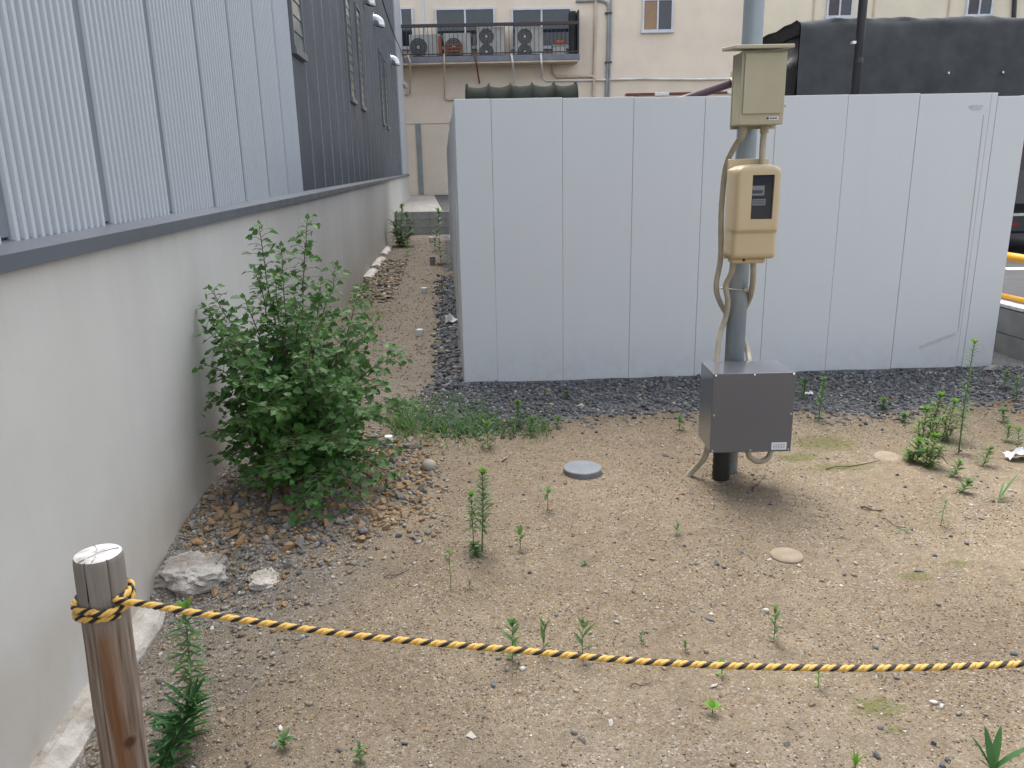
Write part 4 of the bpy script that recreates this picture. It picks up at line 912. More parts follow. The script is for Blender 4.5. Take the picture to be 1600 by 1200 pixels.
rock(1118, 1072, .013, 'stone_white', 'white stone below the rope, above the round-leaved seedling', k=2, sc=(1.4, .8, .7)); rock(1372, 1182, .015, 'stone_dark', 'dark round stone at the bottom edge, right part', k=3)
rock(1457, 1163, .013, 'stone_dark', 'black stone left of the broad-bladed weed', k=4); rock(1510, 850, .014, 'stone_dark', 'dark stone on sand far right, below the thin weeds', k=5)
rock(1436, 893, .015, 'stone_dark', 'dark flat stone with moss around it', sc=(1.4, .8, .5), k=6); rock(1040, 713, .021, 'stone_dark', 'slate stone on bare sand left of the grey box', k=0, sc=(1.2, .8, .6))
rock(1230, 1165, .012, 'stone_grey', 'grey stone at the bottom, right of the round-leaved seedling', k=1); rock(692, 712, .018, 'stone_dark', 'slate stone by the edge of the dark gravel left', k=2); rock(735, 725, .016, 'stone_dark', 'slate stone above the upright weed', k=3)
rock(735, 1150, .022, 'stone_white', 'flat white mortar flake on gravel near the bottom', sc=(1.1, .8, .25), k=4); rock(953, 1130, .018, 'stone_white', 'flat pale flake near the bottom centre', sc=(1.2, .7, .3), k=5)
rock(766, 698, .018, 'stone_ochre', 'orange stone at the edge of the grass', k=6); rock(857, 612, .028, 'stone_ochre', 'orange stone alone on the dark gravel before the hoarding', k=1); rock(906, 636, .028, 'stone_white', 'pale stone alone on the dark gravel', k=2)
rock(1548, 579, .05, 'stone_white', 'pale lump of stone at the right foot of the hoarding', k=3); rock(1400, 1060, .010, 'stone_grey', 'small grey pebble on gravel below the rope, right', k=4)
# concrete lump
import bmesh
def lump(px, py, sx_, sy_, sz_, label, mat, seed, name='concrete_lump'):
    p = G(px, py); bm = bmesh.new(); bmesh.ops.create_icosphere(bm, subdivisions=4, radius=1)
    for v in bm.verts:
        d = v.co.normalized(); n1 = noise.noise(d*1.6+Vector((seed, 0, 0))); n2 = noise.noise(d*5+Vector((0, seed, 0))); n3 = abs(noise.noise(d*13))
        r_ = 1+.34*n1+.2*n2+.12*n3; v.co = Vector((d.x*sx_*r_, d.y*sy_*r_, min(d.z*sz_*r_, sz_*.72+.006*n2)))
    me = bpy.data.meshes.new(name); bm.to_mesh(me); bm.free(); me.materials.append(MT[mat]); o = bpy.data.objects.new(name, me); COL.objects.link(o); o.location = (p.x, p.y, p.z-sz_*.12)
    return tag(o, label, 'concrete lump')
lump(306, 898, .15, .12, .062, 'rough broken grey-white concrete lump against the foot of the concrete wall', 'old_concrete', 5.3)
lump(415, 905, .06, .07, .03, 'low lump of crumbling mortar right of the big concrete lump', 'rough_concrete', 7)
def twig(px0, py0, px1, py1, r, label, mat='bark', name='twig'):
    a = G(px0, py0); b = G(px1, py1); m1 = MB(); P = [a.lerp(b, i/6)+Vector((0, .006*math.sin(i*2.1), .006+.006*math.sin(i*1.3))) for i in range(7)]; m1.tube(P, [r*(1-.4*i/6) for i in range(7)], 6); o = ob(name, m1, mat, at=a, smooth=True); tag(o, label, 'twig')
twig(1345, 795, 1381, 800, .005, 'dark brown twig lying on bare sand between the grey box and the thin weed'); twig(1176, 768, 1196, 742, .004, 'thin dark twig poking from the sand in front of the pole foot')
twig(786, 722, 797, 710, .007, 'pale wooden splinter on the sand above the upright weeds', 'clay'); twig(1290, 735, 1375, 722, .003, 'long thin dry stalk leading to the beige lid by the weeds'); twig(1378, 812, 1412, 828, .0025, 'thin dry stalk by the lying sprig, far right'); twig(600, 905, 640, 893, .0025, 'thin dry stalk on gravel below the rubble')
twig(985, 1075, 1020, 1068, .002, 'short dry stalk on gravel below the rope, centre')
# plastic scraps
def scrap(px, py, s, label, seed):
    p = G(px, py); m1 = MB(); n = 7; vs = [(p.x+(i/(n-1)-.5)*s*1.4, p.y+(j/(n-1)-.5)*s*.8, p.z+.012+abs(noise.noise((i*.6+seed, j*.7, seed)))*s*.9) for j in range(n) for i in range(n)]
    m1.add(vs, [(j*n+i, j*n+i+1, (j+1)*n+i+1, (j+1)*n+i) for j in range(n-1) for i in range(n-1)]); o = ob('plastic_scrap', m1, 'plastic_scrap', at=p); tag(o, label, 'litter')
scrap(714, 505, .16, 'crumpled white plastic scrap at the foot of the hoarding side', 1); scrap(1591, 718, .10, 'crumpled white plastic scrap at the right edge among weeds', 4); scrap(1263, 617, .04, 'tiny white scrap on dark gravel beside the grey box', 9)
# ------------------------------------------------------------------ pebbles
def pebble_field(name, N, sampler, palette, smin, smax, label, ico=False, lift=.25, pw_=2.2):
    base = np.array([[1, 0, 0], [-1, 0, 0], [0, 1, 0], [0, -1, 0], [0, 0, 1], [0, 0, -1]], float); tri = np.array([[0, 2, 4], [2, 1, 4], [1, 3, 4], [3, 0, 4], [2, 0, 5], [1, 2, 5], [3, 1, 5], [0, 3, 5]])
    if ico:
        ph = (1+5**.5)/2; base = np.array([[-1, ph, 0], [1, ph, 0], [-1, -ph, 0], [1, -ph, 0], [0, -1, ph], [0, 1, ph], [0, -1, -ph], [0, 1, -ph], [ph, 0, -1], [ph, 0, 1], [-ph, 0, -1], [-ph, 0, 1]], float)/1.9
        tri = np.array([[0, 11, 5], [0, 5, 1], [0, 1, 7], [0, 7, 10], [0, 10, 11], [1, 5, 9], [5, 11, 4], [11, 10, 2], [10, 7, 6], [7, 1, 8], [3, 9, 4], [3, 4, 2], [3, 2, 6], [3, 6, 8], [3, 8, 9], [4, 9, 5], [2, 4, 11], [6, 2, 10], [8, 6, 7], [9, 8, 1]])
    P = sampler(N); N = len(P); z = np.array([height(a, b) for a, b in P]); s = smin+(smax-smin)*rng.random(N)**pw_
    V = base[None]*(1+rng.normal(0, .28, (N, len(base), 1)))*np.stack([np.ones(N), rng.uniform(.6, 1, N), rng.uniform(.35, .8, N)], 1)[:, None, :]
    a = rng.uniform(0, 6.28, N); b = rng.uniform(-.6, .6, N)
    ca, sa, cb, sb = np.cos(a), np.sin(a), np.cos(b), np.sin(b)
    y = V[..., 1]*cb[:, None]-V[..., 2]*sb[:, None]; zz = V[..., 1]*sb[:, None]+V[..., 2]*cb[:, None]; x = V[..., 0]
    X = x*ca[:, None]-y*sa[:, None]; Y = x*sa[:, None]+y*ca[:, None]
    V = np.stack([X, Y, zz], -1)*s[:, None, None]+np.stack([P[:, 0], P[:, 1], z+s*lift], 1)[:, None, :]
    nv = len(base); F = (tri[None]+(np.arange(N)*nv)[:, None, None]).reshape(-1, 3)
    me = bpy.data.meshes.new(name); me.vertices.add(N*nv); me.vertices.foreach_set('co', V.reshape(-1)); me.loops.add(F.size); me.loops.foreach_set('vertex_index', F.reshape(-1).astype(np.int32))
    me.polygons.add(len(F)); me.polygons.foreach_set('loop_start', np.arange(0, F.size, 3, dtype=np.int32)); me.update(calc_edges=True)
    pal = np.array([c for c, w_ in palette]); wt = np.array([w_ for c, w_ in palette]); ci = rng.choice(len(pal), N, p=wt/wt.sum()); C = pal[ci]*rng.uniform(.75, 1.2, (N, 1))
    C = np.concatenate([np.repeat(C[:, None, :], nv, 1).reshape(-1, 3), np.ones((N*nv, 1))], 1).astype(np.float32)
    at_ = me.color_attributes.new('tint', 'FLOAT_COLOR', 'POINT'); at_.data.foreach_set('color', C.ravel())
    me.materials.append(MT['pebbles']); o = bpy.data.objects.new(name, me); COL.objects.link(o); tag(o, label, 'gravel', kind='stuff'); return o
def box_sampler(y0, y1, x0, x1, test=None):
    def f(N):
        P = np.stack([rng.uniform(x0, x1, N), rng.uniform(y0, y1, N)], 1); k = P[:, 0] > XW+WK*P[:, 1]+.01
        k &= np.abs(P[:, 0]) < .78*P[:, 1]+.6
        k &= ~((P[:, 1] > 5.5) & (P[:, 0] > .06+WK*P[:, 1])); k &= P[:, 0] < XR-.02+WK*P[:, 1]
        P = P[k]
        if test: P = P[test(P)]
        return P
    return f
sandpal = [((.21, .162, .100), 5), ((.285, .232, .158), 4), ((.122, .09, .058), 3.4), ((.36, .32, .265), 1.8), ((.50, .47, .43), 1.0), ((.10, .096, .095), 1.6), ((.19, .18, .168), 1.8), ((.22, .12, .062), .8)]
greypal = [((.19, .175, .155), 4), ((.27, .25, .225), 3), ((.10, .10, .108), 2.2), ((.42, .40, .37), 1.3), ((.23, .15, .085), 1.8), ((.16, .125, .10), 2.4)]
darkpal = [((.088, .091, .10), 5), ((.125, .129, .14), 4), ((.175, .178, .183), 2.4), ((.05, .052, .06), 1.8), ((.32, .30, .26), .45), ((.22, .15, .095), .3)]
pnoise = lambda P, sc, sd_: np.array([noise.noise((a*sc, b*sc, sd_)) for a, b in P])
pebble_field('fine_gravel', 62000, box_sampler(1.3, 3.2, -1.5, 2.7, lambda P: pnoise(P, 1.6, 2)+rng.uniform(-.4, .5, len(P)) > -.12), sandpal, .0012, .0052, 'fine tan and white grit covering the near ground', pw_=2.0)
pebble_field('fine_gravel', 70000, box_sampler(3.2, 5.3, -1.6, 4.5, lambda P: pnoise(P, 1.2, 2)+rng.uniform(-.4, .5, len(P)) > -.05), sandpal, .0016, .006, 'fine tan grit on the sandy ground around the pole', pw_=2.4)
pebble_field('loose_pebbles', 5200, box_sampler(1.3, 5.2, -1.6, 4.2, lambda P: pnoise(P, .9, 6)+rng.uniform(-.5, .5, len(P)) > -.1), [((.085, .09, .105), 2), ((.42, .395, .36), 3), ((.25, .15, .08), 2), ((.18, .165, .15), 4), ((.28, .22, .15), 3)], .0032, .012, 'scattered loose pebbles on the sandy ground', True, pw_=4)
walld = lambda P: P[:, 0]-(XW+WK*P[:, 1])
pebble_field('wall_foot_gravel', 30000, box_sampler(1.3, 5.4, -1.8, .2, lambda P: (walld(P)+.25*pnoise(P, 2, 9) < np.where(P[:, 1] > 2.9, .85, .5)+rng.uniform(-.35, .25, len(P)))), greypal+sandpal[:2], .0025, .012, 'grey and white broken gravel along the foot of the concrete wall', True, pw_=3.0)
pebble_field('small_rubble', 3600, box_sampler(2.7, 4.7, -1.7, -.2, lambda P: np.array([(inpoly(a, b, zoneA) or inpoly(a, b, zoneB) or (inpoly(a, b, zoneC) and random.random() < .2)) for a, b in P], bool)), [((.26, .155, .065), 4), ((.21, .15, .09), 3), ((.17, .155, .135), 3), ((.30, .27, .23), 1.5), ((.10, .10, .11), 1)], .007, .018, 'small broken ochre and grey rubble around the foot of the bush', True, pw_=1.5)
pebble_field('alley_gravel', 16000, box_sampler(5.2, 18.5, -3, -.2), greypal+sandpal[:3], .003, .014, 'brown and grey grit on the ground of the alley', pw_=2)
fr_x = [-3, -.6, -.2, .35, 1, 1.7, 2.3, 3.2, 6]; fr_y = [5.2, 4.75, 4.55, 4.75, 4.9, 4.85, 4.75, 4.95, 5.0]
pebble_field('dark_gravel', 22000, box_sampler(4.4, 5.62, -.65, 4.2, lambda P: P[:, 1] > np.interp(P[:, 0], fr_x, fr_y)+rng.normal(0, .13, len(P))), darkpal, .004, .018, 'dark slate gravel strip in front of the hoarding', True, pw_=1.8)
pebble_field('dark_gravel', 12000, box_sampler(5.4, 11.8, -1.4, -.3, lambda P: (P[:, 0]-(.092+WK*P[:, 1])) > -.19+rng.normal(0, .05, len(P))+.1*pnoise(P, 1.5, 4)), darkpal, .009, .032, 'dark slate gravel along the side of the hoarding', True, pw_=1.8)
pebble_field('tan_rubble', 1800, box_sampler(9.5, 14, -2.4, -1.3, lambda P: walld(P) < .55), sandpal, .01, .04, 'loose brown rubble by the wall in the alley', True)
# ------------------------------------------------------------------ plants
def leaf_lobed(seed, wide=1.0):
    r_ = random.Random(seed); o = [(0, 0), (.30, .06), (.46, .22), (.30, .36), (.38, .55), (.20, .66), (.16, .82), (0, 1.0)]
    m1 = MB(); mid = [(0, 0, 0), (0, .3, -.02), (0, .62, -.03), (0, 1, -.10)]
    for sgn in (1, -1):
        pts = [(sgn*x*wide*r_.uniform(.85, 1.15), y+r_.uniform(-.03, .03), .10*x*2+ -.05*y*y) for x, y in o[1:-1]]
        base = len(m1.v); m1.v += mid+pts
        fs = [(0, 4, 5), (0, 5, 1), (1, 5, 6), (1, 6, 7), (1, 7, 2), (2, 7, 8), (2, 8, 9), (2, 9, 3)]
        for f in fs: m1.f.append(tuple(base+i for i in (f if sgn > 0 else f[::-1]))); m1.mi.append(0)
    return m1
LM = [leaf_lobed(i, w_) for i, w_ in enumerate((1, .85, 1.15, .95))]
def basis(d, up):
    d = d.normalized(); s = d.cross(up)
    if s.length < 1e-3: s = Vector((1, 0, 0))
    s.normalize(); return s, d, s.cross(d)
def bush():
    base = Vector((-1.12, 3.95, height(-1.12, 3.95))); rt = root('leafy_bush', base, 'big green lobed-leaf bush growing against the concrete wall', 'bush')
    tops = [(405, 352, 3.95, 0), (480, 342, 3.85, 0), (352, 385, 4.05, 1), (330, 452, 3.85, 0), (305, 515, 3.8, 0), (430, 430, 3.7, 0), (525, 415, 4.0, 0), (572, 445, 3.95, 0), (590, 500, 4.1, 0), (628, 552, 4.15, 0), (650, 632, 4.05, 0), (622, 700, 3.85, 0), (380, 465, 3.6, 0), (500, 500, 3.55, 0),
            (330, 620, 3.65, 0), (345, 720, 3.5, 0), (400, 760, 3.4, 0), (480, 805, 3.25, 0), (560, 775, 3.4, 0), (610, 745, 3.6, 0), (440, 600, 3.4, 0), (540, 600, 3.45, 0), (390, 560, 3.45, 0), (580, 640, 3.55, 0), (460, 700, 3.3, 0), (530, 700, 3.35, 0), (375, 660, 3.4, 0), (450, 520, 4.1, 0), (520, 640, 4.2, 0), (350, 540, 4.05, 0), (560, 560, 4.3, 0), (420, 640, 3.3, 0), (500, 770, 3.3, 0), (600, 600, 3.9, 0), (320, 480, 3.8, 0), (345, 505, 3.65, 0), (308, 570, 3.75, 0), (335, 680, 3.55, 0), (440, 385, 3.95, 0), (400, 425, 3.85, 0), (502, 440, 3.8, 0), (462, 470, 3.6, 0), (365, 525, 3.5, 0), (560, 505, 3.8, 0), (385, 600, 3.35, 0), (480, 560, 3.4, 0), (560, 700, 3.4, 0), (430, 740, 3.25, 0)]
    leaves = []; stems = MB(); stemlist = []
    for j, (px, py, Y, thin) in enumerate(tops):
        if thin: continue
        T = AY(px, py, Y); lim = XW+WK*T.y+.05; T.x = max(T.x, lim); T.z = max(T.z, .05)
        L = (T-base).length; m = base.lerp(T, .5)+Vector((0, 0, .16*L if T.z > .7 else .28*L)); m.x = max(m.x, XW+WK*m.y+.04)
        m += Vector((random.uniform(-.04, .04), random.uniform(-.05, .05), 0))
        P = [(1-u)**2*base+2*u*(1-u)*m+u*u*T for u in [i/16 for i in range(17)]]
        P = [p+Vector((noise.noise((i*.4, j, 0)), noise.noise((i*.4, j, 5)), 0))*.012*(i/8) for i, p in enumerate(P)]
        m1 = MB(); m1.tube(P, [.0055*(1-.72*i/16) for i in range(17)], 6); ob('branch', m1, 'bark', rt, smooth=True)
        n = int(L/.017)
        for k in range(n):
            u = .22+.78*(k+.5)/n; i = min(15, int(u*16)); p = P[i].lerp(P[i+1], u*16-i); d = (P[i+1]-P[i]).normalized()
            az = k*2.4+j; side = Vector((math.cos(az), math.sin(az), .15)); side = (side-d*side.dot(d)).normalized()
            tl_ = random.uniform(.03, .16)*(1.0-.75*u if T.z > .9 else 1-.45*u)+.012
            q = p+(side*.8+d*.5).normalized()*tl_+Vector((0, 0, -.2*tl_)); q.x = max(q.x, XW+WK*q.y+.025); q.z = max(q.z, height(q.x, q.y)+.02)
            stems.tube([p, p.lerp(q, .5)+Vector((0, 0, .1*tl_)), q], [.0018, .0014, .001], 4, cap=False)
            for w_ in range(max(1, int(tl_/.030))):
                lp = p.lerp(q, (w_+1)/max(1, int(tl_/.030))) if tl_ > .03 else q
                a2 = random.uniform(0, 6.28); dr = (side*.6+Vector((math.cos(a2), math.sin(a2), random.uniform(-.55, .1)))).normalized()
                sz = random.uniform(.032, .060)*(1-.25*max(0, u-.6)/.4)
                if lp.x < XW+WK*lp.y+.02: continue
                leaves.append((lp, dr, sz, random.randrange(4)))
        leaves.append((T, (P[-1]-P[-2]).normalized(), .028, 0))
    ob('twigs', stems, 'stem', rt)['kind'] = 'stuff'
    ms = [mesh('leaf', m, 'bush_leaf') for m in LM]
    # nearest / largest ones are their own objects
    order = sorted(range(len(leaves)), key=lambda i: -leaves[i][2]/(leaves[i][0]-CP).length**1.0-(.02 if leaves[i][0].y < 3.5 else 0))
    big = set(order[:300]); mf = MB()
    for i, (p, d, sz, k) in enumerate(leaves):
        s, dd, n_ = basis(d, Vector((random.uniform(-.5, .6), random.uniform(-1.5, .1), 1)))
        if i in big:
            o = bpy.data.objects.new('leaf', ms[k]); COL.objects.link(o); o.parent = rt; M4 = Matrix.Translation(p-base) @ Matrix(((s.x, dd.x, n_.x, 0), (s.y, dd.y, n_.y, 0), (s.z, dd.z, n_.z, 0), (0, 0, 0, 1))) @ Matrix.Scale(sz, 4); o.matrix_local = M4
        else:
            m = LM[k]; mf.add([p+(s*v[0]+dd*v[1]+n_*v[2])*sz for v in m.v], m.f)
    o = ob('foliage', mf, 'bush_leaf', rt); o['kind'] = 'stuff'; print('bush leaves', len(leaves))
bush()
def blade(m1, p, d, L, W, droop=.3, seg=4, mi=0, fold=True, up=Vector((0, 0, 1))):
    d = d.normalized(); s = d.cross(up)
    if s.length < 1e-3: s = Vector((1, 0, 0))
    s.normalize(); vs = []; q = Vector(p); dd = d.copy()
    for i in range(seg+1):
        u = i/seg; w_ = W*(math.sin(math.pi*min(1, .12+u*.88))**.8)*(1 if i < seg else .05)
        nn = s.cross(dd).normalized(); vs += [q-s*w_/2+nn*w_*.18, q, q+s*w_/2+nn*w_*.18]
        q = q+dd*L/seg; dd = (dd+Vector((0, 0, -droop/seg))).normalized()
    m1.add(vs, [f for i in range(seg) for f in ((i*3, i*3+1, i*3+4, i*3+3), (i*3+1, i*3+2, i*3+5, i*3+4))], mi)
def weed(px, py, tx, ty, label, cat='weed', n=30, LL=.05, WW=.008, indiv=False, tip='weed_tip', leaf='weed_leaf', dy=0, tuft=8, start=.15, droop=.5, elev=.5, name='upright_weed', group=None, prof=None, bushy=(), lean=1):
    b = G(px, py); T = AY(tx, ty, b.y+dy); L = (T-b).length; rt = root(name, b, label, cat, group); LL *= 1.35; WW *= 1.4
    m_ = b.lerp(T, .5)+Vector((random.uniform(-1, 1), random.uniform(-1, 1), 0))*.03*L
    P = [(1-u)**2*(b-Vector((0, 0, .01)))+2*u*(1-u)*m_+u*u*T for u in [i/10 for i in range(11)]]
    r0 = max(.0012, min(.0042, L*.011)); m1 = MB(); m1.tube(P, [r0*(1-.6*i/10) for i in range(11)], 6); ob('stem', m1, 'stem', rt, smooth=True)
    mf = MB()
    for k in range(n):
        u = start+(1-start)*(k/n)**.9; i = min(9, int(u*10)); p = P[i].lerp(P[i+1], u*10-i); az = k*2.39996+px
        pr = prof(u) if prof else math.sin(math.pi*(.2+.62*u))
        pr *= random.uniform(.6, 1.15); az += random.uniform(-.5, .5); d = Vector((math.cos(az), math.sin(az), elev*(.3+1.1*u)+random.uniform(-.35, .3)))
        if indiv:
            m2 = MB(); blade(m2, p, d, LL*pr*random.uniform(.8, 1.15), WW, droop); ob('leaf', m2, leaf, rt)
        else: blade(mf, p, d, LL*pr*random.uniform(.8, 1.15), WW, droop, 3)
    for (bx, by, tx_, ty_) in bushy:
        b2 = G(bx, by); T2 = AY(tx_, ty_, b2.y); m3 = MB(); L2 = (T2-b2).length; md = b2.lerp(T2, .5)+Vector((random.uniform(-.05, .05)*L2, 0, .05*L2)); P2 = [(1-u)**2*b2+2*u*(1-u)*md+u*u*T2 for u in [i/8 for i in range(9)]]
        m3.tube(P2, [r0*(1-.6*i/8) for i in range(9)], 5); ob('stem', m3, 'stem', rt, smooth=True)
        for k in range(n):
            u = start+(1-start)*k/n; i = min(7, int(u*8)); p = P2[i].lerp(P2[i+1], u*8-i); az = random.uniform(0, 6.28); blade(mf, p, Vector((math.cos(az), math.sin(az), random.uniform(-.2, 1.2)*elev)), LL*random.uniform(.4, 1.2), WW*random.uniform(.6, 1.2), droop, 3)
    if mf.v: ob('foliage', mf, leaf, rt)['kind'] = 'stuff'
    if tuft:
        mt = MB()
        for k in range(tuft):
            az = k*2.39996; d = Vector((math.cos(az), math.sin(az), 1.1+.9*(k/tuft))); blade(mt, T-Vector((0, 0, .01)), d, LL*random.uniform(.35, .6), WW*.9, .5, 3)
        ob('young_tuft', mt, tip, rt)
    return rt
def sprout(px, py, leaves, label, mat='weed_leaf', name='seedling', stemh=.02, W=.3):
    b = G(px, py); rt = root(name, b, label, 'weed'); m1 = MB(); t_ = b+Vector((0, 0, stemh)); m1.tube([b-Vector((0, 0, .01)), t_], .0018, 5); ob('stem', m1, 'stem', rt)
    for (az, el, L, Wd, dr, h) in leaves:
        m2 = MB(); d = Vector((math.cos(az), math.sin(az), el)); blade(m2, b+Vector((0, 0, stemh*h)), d, L, Wd, dr, 5); ob('leaf', m2, mat, rt)
    return rt
# near narrow-leaved weeds by the post
weed(302, 1150, 288, 950, 'tall narrow-leaved weed with bright tip, right of the wooden post, below the rope', n=96, LL=.050, WW=.0068, indiv=True, leaf='weed_leaf', tuft=34, droop=.5, elev=.16, start=.05, dy=.04, prof=lambda u: .75+.4*math.sin(math.pi*u))
weed(236, 1235, 300, 1095, 'dark leaning narrow-leaved weed at the bottom edge beside the wooden post', n=90, LL=.072, WW=.0095, indiv=True, leaf='dark_leaf', tip='weed_leaf', tuft=8, droop=.3, elev=.5, start=.05, dy=.16, prof=lambda u: 1)
weed(300, 1140, 248, 1128, 'low dark side sprig lying left of the tall narrow-leaved weed', n=46, LL=.046, WW=.008, indiv=True, leaf='dark_leaf', tip='dark_leaf', tuft=6, droop=.5, elev=.3, start=.2, dy=-.02)
# others
weed(753, 862, 754, 738, 'upright weed in bare gravel, taller stem of the pair right of the rubble', n=70, LL=.050, WW=.0075, tuft=20, start=.3, droop=.6)
weed(740, 850, 736, 772, 'shorter partner stem just left of the taller upright weed', n=44, LL=.042, WW=.0072, tuft=12, start=.3, droop=.9)
weed(747, 868, 738, 848, 'low leafy clump at the foot of the paired upright weeds', n=26, LL=.035, WW=.010, tuft=4, start=.0, droop=.6, elev=.3)
weed(705, 918, 702, 860, 'tiny thin sprouting weed beside a flat tan stone', n=7, LL=.03, WW=.007, tuft=3, start=.3, elev=1)
sprout(813, 858, [(.3, .9, .035, .02, .5, 1), (2.3, .8, .04, .022, .6, 1.4), (4.0, .9, .03, .02, .5, .8), (5.4, .8, .035, .022, .5, 1.2), (1.4, 1.5, .04, .02, .4, 1.6), (3.2, 1.2, .03, .018, .4, 1.9)], 'small broad-leaved seedling right of the paired upright weeds', stemh=.045)
sprout(856, 797, [(.4, .8, .05, .016, 1.2, 1), (2.6, .6, .045, .014, 1.4, 1), (1.3, 1.0, .05, .016, 1.2, 1.1), (4.4, .4, .05, .018, 1.6, .9), (5.6, .6, .05, .015, 1.3, 1), (3.4, 1.2, .04, .014, 1.2, 1.1)], 'small drooping broad-leaved weed below the grey drain cap', stemh=.085)
weed(801, 1030, 801, 972, 'leafy sprig crossed by the rope, leftmost of the three in line', n=12, LL=.035, WW=.012, tuft=4, start=.1, elev=1.0, tip='weed_leaf', name='small_sprig')
weed(848, 1028, 850, 975, 'thin sprig crossed by the rope, middle one of the three in line', n=5, LL=.045, WW=.009, tuft=2, start=.3, elev=2.5, tip='weed_leaf', name='small_sprig')
weed(911, 1032, 911, 975, 'forked sprig with spread blades crossed by the rope, rightmost of the three in line', n=7, LL=.05, WW=.010, tuft=3, start=.3, elev=1.4, tip='weed_leaf', name='small_sprig')
weed(1209, 1002, 1211, 948, 'sprig on gravel above the rope, right of the slate chip', n=13, LL=.03, WW=.008, tuft=3, start=.1, elev=.9, name='small_sprig')
sprout(1113, 1116, [(0.1, .7, .030, .020, .5, 1), (3.0, .8, .032, .018, .5, 1), (1.6, 1.2, .03, .018, .4, 1), (2.4, .7, .03, .016, .5, 1), (4.6, .6, .02, .014, .5, 1)], 'round-leaved green seedling on gravel below the rope', mat='weed_tip')
sprout(445, 1168, [(.2, .5, .030, .018, .6, 1), (1.3, .7, .032, .018, .6, 1.5), (2.4, .5, .03, .018, .6, 1), (3.6, .4, .028, .018, .6, .8), (4.8, .5, .03, .018, .6, .6), (5.6, .6, .028, .018, .6, 1.2)], 'dull green seedling near the bottom left, right of the leaning weed', stemh=.02)
sprout(1548, 1215, [(1.7, 2.4, .115, .022, .2, 1), (2.6, 1.7, .11, .018, .3, 1), (.9, 1.6, .12, .02, .3, 1), (.1, .9, .13, .016, .5, 1), (3.3, 1.2, .06, .016, .4, 1)], 'broad-bladed dark green weed at the bottom right corner', mat='dark_leaf', name='broad_bladed_weed')
sprout(1335, 1208, [(1.7, 3, .05, .006, .2, 1), (2.6, 2.7, .045, .008, .3, 1), (.9, 2.6, .04, .008, .3, 1), (.1, 1.9, .05, .006, .5, 1), (3.3, 2.2, .05, .006, .4, 1)], 'short grass tuft cut by the bottom edge, left of the broad-bladed weed', mat='weed_tip')
weed(1127, 1056, 1129, 1036, 'tiny bright sprig just under the rope near the centre right', n=6, LL=.02, WW=.008, tuft=3, start=.1, elev=1, name='small_sprig', leaf='weed_tip')
weed(1278, 1075, 1280, 1046, 'tiny pale green sprig under the rope, right of the bright sprig', n=8, LL=.016, WW=.007, tuft=3, start=.1, elev=1, name='small_sprig', leaf='weed_tip')
weed(1003, 1005, 1001, 988, 'tiny faint sprig just above the rope at centre', n=6, LL=.014, WW=.006, tuft=2, start=.1, elev=1, name='small_sprig')
weed(1071, 1018, 1071, 1002, 'tiny faint sprig just above the rope, right of centre', n=6, LL=.014, WW=.006, tuft=2, start=.1, elev=1, name='small_sprig')
weed(733, 920, 733, 908, 'tiny tuft right of the thin sprouting weed', n=7, LL=.016, WW=.005, tuft=2, start=.1, elev=1, name='small_sprig')
weed(1057, 836, 1060, 818, 'tiny green tuft on bare sand before the grey box', n=9, LL=.025, WW=.007, tuft=3, start=.1, elev=.7, name='small_sprig')
weed(913, 882, 914, 874, 'tiny flat green tuft below the drain cap', n=7, LL=.02, WW=.006, tuft=0, start=.1, elev=.3, name='small_sprig')
weed(562, 1190, 562, 1165, 'dry brownish herb at the bottom edge, left of centre', n=14, LL=.02, WW=.006, tuft=0, start=.1, elev=.6, name='small_sprig')
weed(1062, 672, 1062, 650, 'low weed on dark gravel left of the grey box', n=14, LL=.04, WW=.01, tuft=3, start=.05, elev=.7)
weed(1255, 624, 1258, 594, 'bright weed immediately right of the grey box', n=22, LL=.05, WW=.012, tuft=7, start=.1, elev=.8)
weed(1279, 658, 1288, 592, 'taller upright weed second to the right of the grey box', n=34, LL=.045, WW=.010, tuft=8, start=.1, elev=.8)
weed(1498, 708, 1523, 535, 'tallest slender weed standing before the right end of the hoarding', n=110, LL=.055, WW=.006, tuft=16, start=.05, elev=.5, droop=.7, prof=lambda u: .95-.35*u)
for k, (a, b_, c_, d_, s_) in enumerate([(1440, 705, 1448, 640, 'left stem of the yellow-green weed cluster on the right'), (1455, 680, 1470, 618, 'middle back stem of the yellow-green weed cluster on the right'), (1476, 690, 1492, 628, 'right stem of the yellow-green weed cluster, next to the tallest weed'), (1450, 730, 1462, 682, 'low front weed of the yellow-green cluster on the right'), (1424, 722, 1438, 690, 'low dark-leaved weed left of the front weed in the cluster')]):
    weed(a, b_, c_, d_, s_, n=30, LL=.056, WW=.010, tuft=20, start=.05, elev=.8, droop=.8, tip='weed_tip', leaf='pale_leaf', bushy=[(a+3, b_, c_+14, d_+12), (a-3, b_, c_-12, d_+16)])
weed(1470, 822, 1478, 782, 'thin drooping weed on sand at the far right', n=16, LL=.03, WW=.006, tuft=3, start=.2, elev=.4, droop=1)
weed(1424, 832, 1400, 824, 'lying sprig with one dark leaf on the sand, far right', n=3, LL=.03, WW=.01, tuft=0, start=.0, elev=.3)
sprout(1560, 785, [(.6, .7, .20, .012, .3, 1), (.9, .5, .16, .010, .4, 1), (2.6, .3, .06, .009, .4, 1), (.2, .3, .07, .01, .5, 1)], 'long grass blades leaning right at the right edge', name='grass_tuft', stemh=.01)
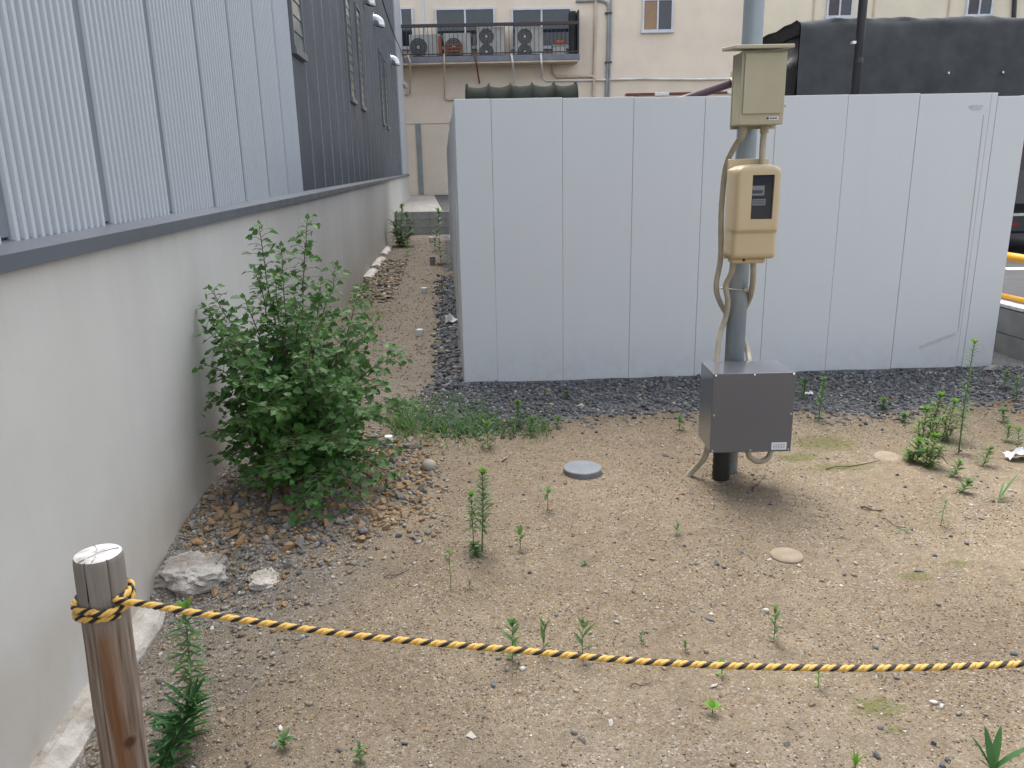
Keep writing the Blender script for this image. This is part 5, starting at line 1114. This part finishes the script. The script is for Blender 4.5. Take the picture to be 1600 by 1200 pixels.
for k, (a, b_, c_, d_, s_) in enumerate([(1588, 626, 1590, 590, 'dark bushy weed on dark gravel at the right edge'), (1570, 608, 1573, 582, 'faint weed behind the dark bushy one at the right edge'), (1568, 660, 1567, 640, 'small weed at the border of sand and dark gravel, right edge'), (1572, 690, 1578, 665, 'small upright weed behind the white scrap'), (1590, 705, 1592, 670, 'weed partly behind the white scrap at the right edge'), (1535, 728, 1548, 700, 'pale green weed left of the white scrap'), (1488, 745, 1500, 722, 'low spreading weed in front of the tallest weed'), (1380, 640, 1381, 624, 'small bright tuft on dark gravel left of the weed cluster'), (1412, 660, 1413, 648, 'small tuft on dark gravel beside the weed cluster'), (1500, 770, 1515, 752, 'creeping pale weed on sand at the right')]):
    weed(a, b_, c_, d_, s_, n=24, LL=.045, WW=.009, tuft=4, start=.05, elev=.6)
# alley plants
weed(628, 382, 628, 322, 'bushy weed against the far end of the concrete wall', n=46, LL=.13, WW=.026, tuft=6, start=.05, elev=.7, leaf='weed_leaf', name='bushy_weed', bushy=[(624, 384, 613, 346), (626, 384, 619, 332), (630, 384, 637, 330), (632, 384, 645, 346), (626, 386, 614, 362), (631, 386, 643, 362), (628, 386, 626, 350)])
weed(689, 412, 685, 332, 'tall slender weed standing in the alley before the block wall', n=30, LL=.16, WW=.03, tuft=3, start=.0, elev=.5, leaf='dark_leaf', prof=lambda u: 1.2-.8*u)
weed(679, 392, 683, 362, 'short weed left of the slender one, by the block wall', n=16, LL=.12, WW=.03, tuft=3, start=.1, elev=.7)
weed(636, 400, 636, 378, 'thin weed hanging beside the far wall end', n=14, LL=.10, WW=.025, tuft=3, start=.1, elev=.5)
weed(708, 420, 708, 402, 'small weed at the foot of the hoarding side', n=16, LL=.09, WW=.02, tuft=3, start=.1, elev=.7)
weed(690, 458, 691, 446, 'small green tuft on the dark gravel in the alley', n=14, LL=.07, WW=.015, tuft=3, start=.1, elev=.7)
weed(812, 668, 808, 628, 'upright weed on dark gravel right of the grass patch', n=40, LL=.045, WW=.010, tuft=6, start=.05, elev=.8)
weed(827, 680, 832, 655, 'bright grassy clump right of the upright dark gravel weed', n=20, LL=.06, WW=.007, tuft=8, start=.0, elev=1.6)
weed(871, 668, 872, 652, 'small bright weed at the edge of the dark gravel', n=16, LL=.04, WW=.010, tuft=4, start=.05, elev=.8)
weed(885, 622, 884, 612, 'small flat weed on dark gravel before the hoarding', n=12, LL=.035, WW=.012, tuft=3, start=.05, elev=.6)
weed(763, 700, 760, 662, 'grassy weed at the front edge of the grass patch', n=26, LL=.06, WW=.009, tuft=6, start=.0, elev=1.0)
# grass patch (nobody could count it)
mg = MB()
for k in range(1500):
    u = random.random(); px = 612+160*u+random.gauss(0, 6); py = random.gauss(655+6*u, 12+6*math.sin(3*u))
    if random.random() < .4: px = random.uniform(610, 860); py = random.gauss(672, 8)
    if not 620 < py < 705: continue
    p = G(px, py)
    if p.x < XW+WK*p.y+.05 or (p.y > 5.45 and p.x > .02+WK*p.y): continue
    az = random.uniform(0, 6.28); d = Vector((math.cos(az)*.7, math.sin(az)*.7, random.uniform(.4, 1.5))); blade(mg, p, d, random.uniform(.03, .11)*(1.15-.5*u), random.choice((.004, .006, .011)), .8, 3)
o = ob('grass_patch', mg, 'weed_leaf'); tag(o, 'patch of low green grass between the bush and the dark gravel', 'grass', kind='stuff')
print('script done')
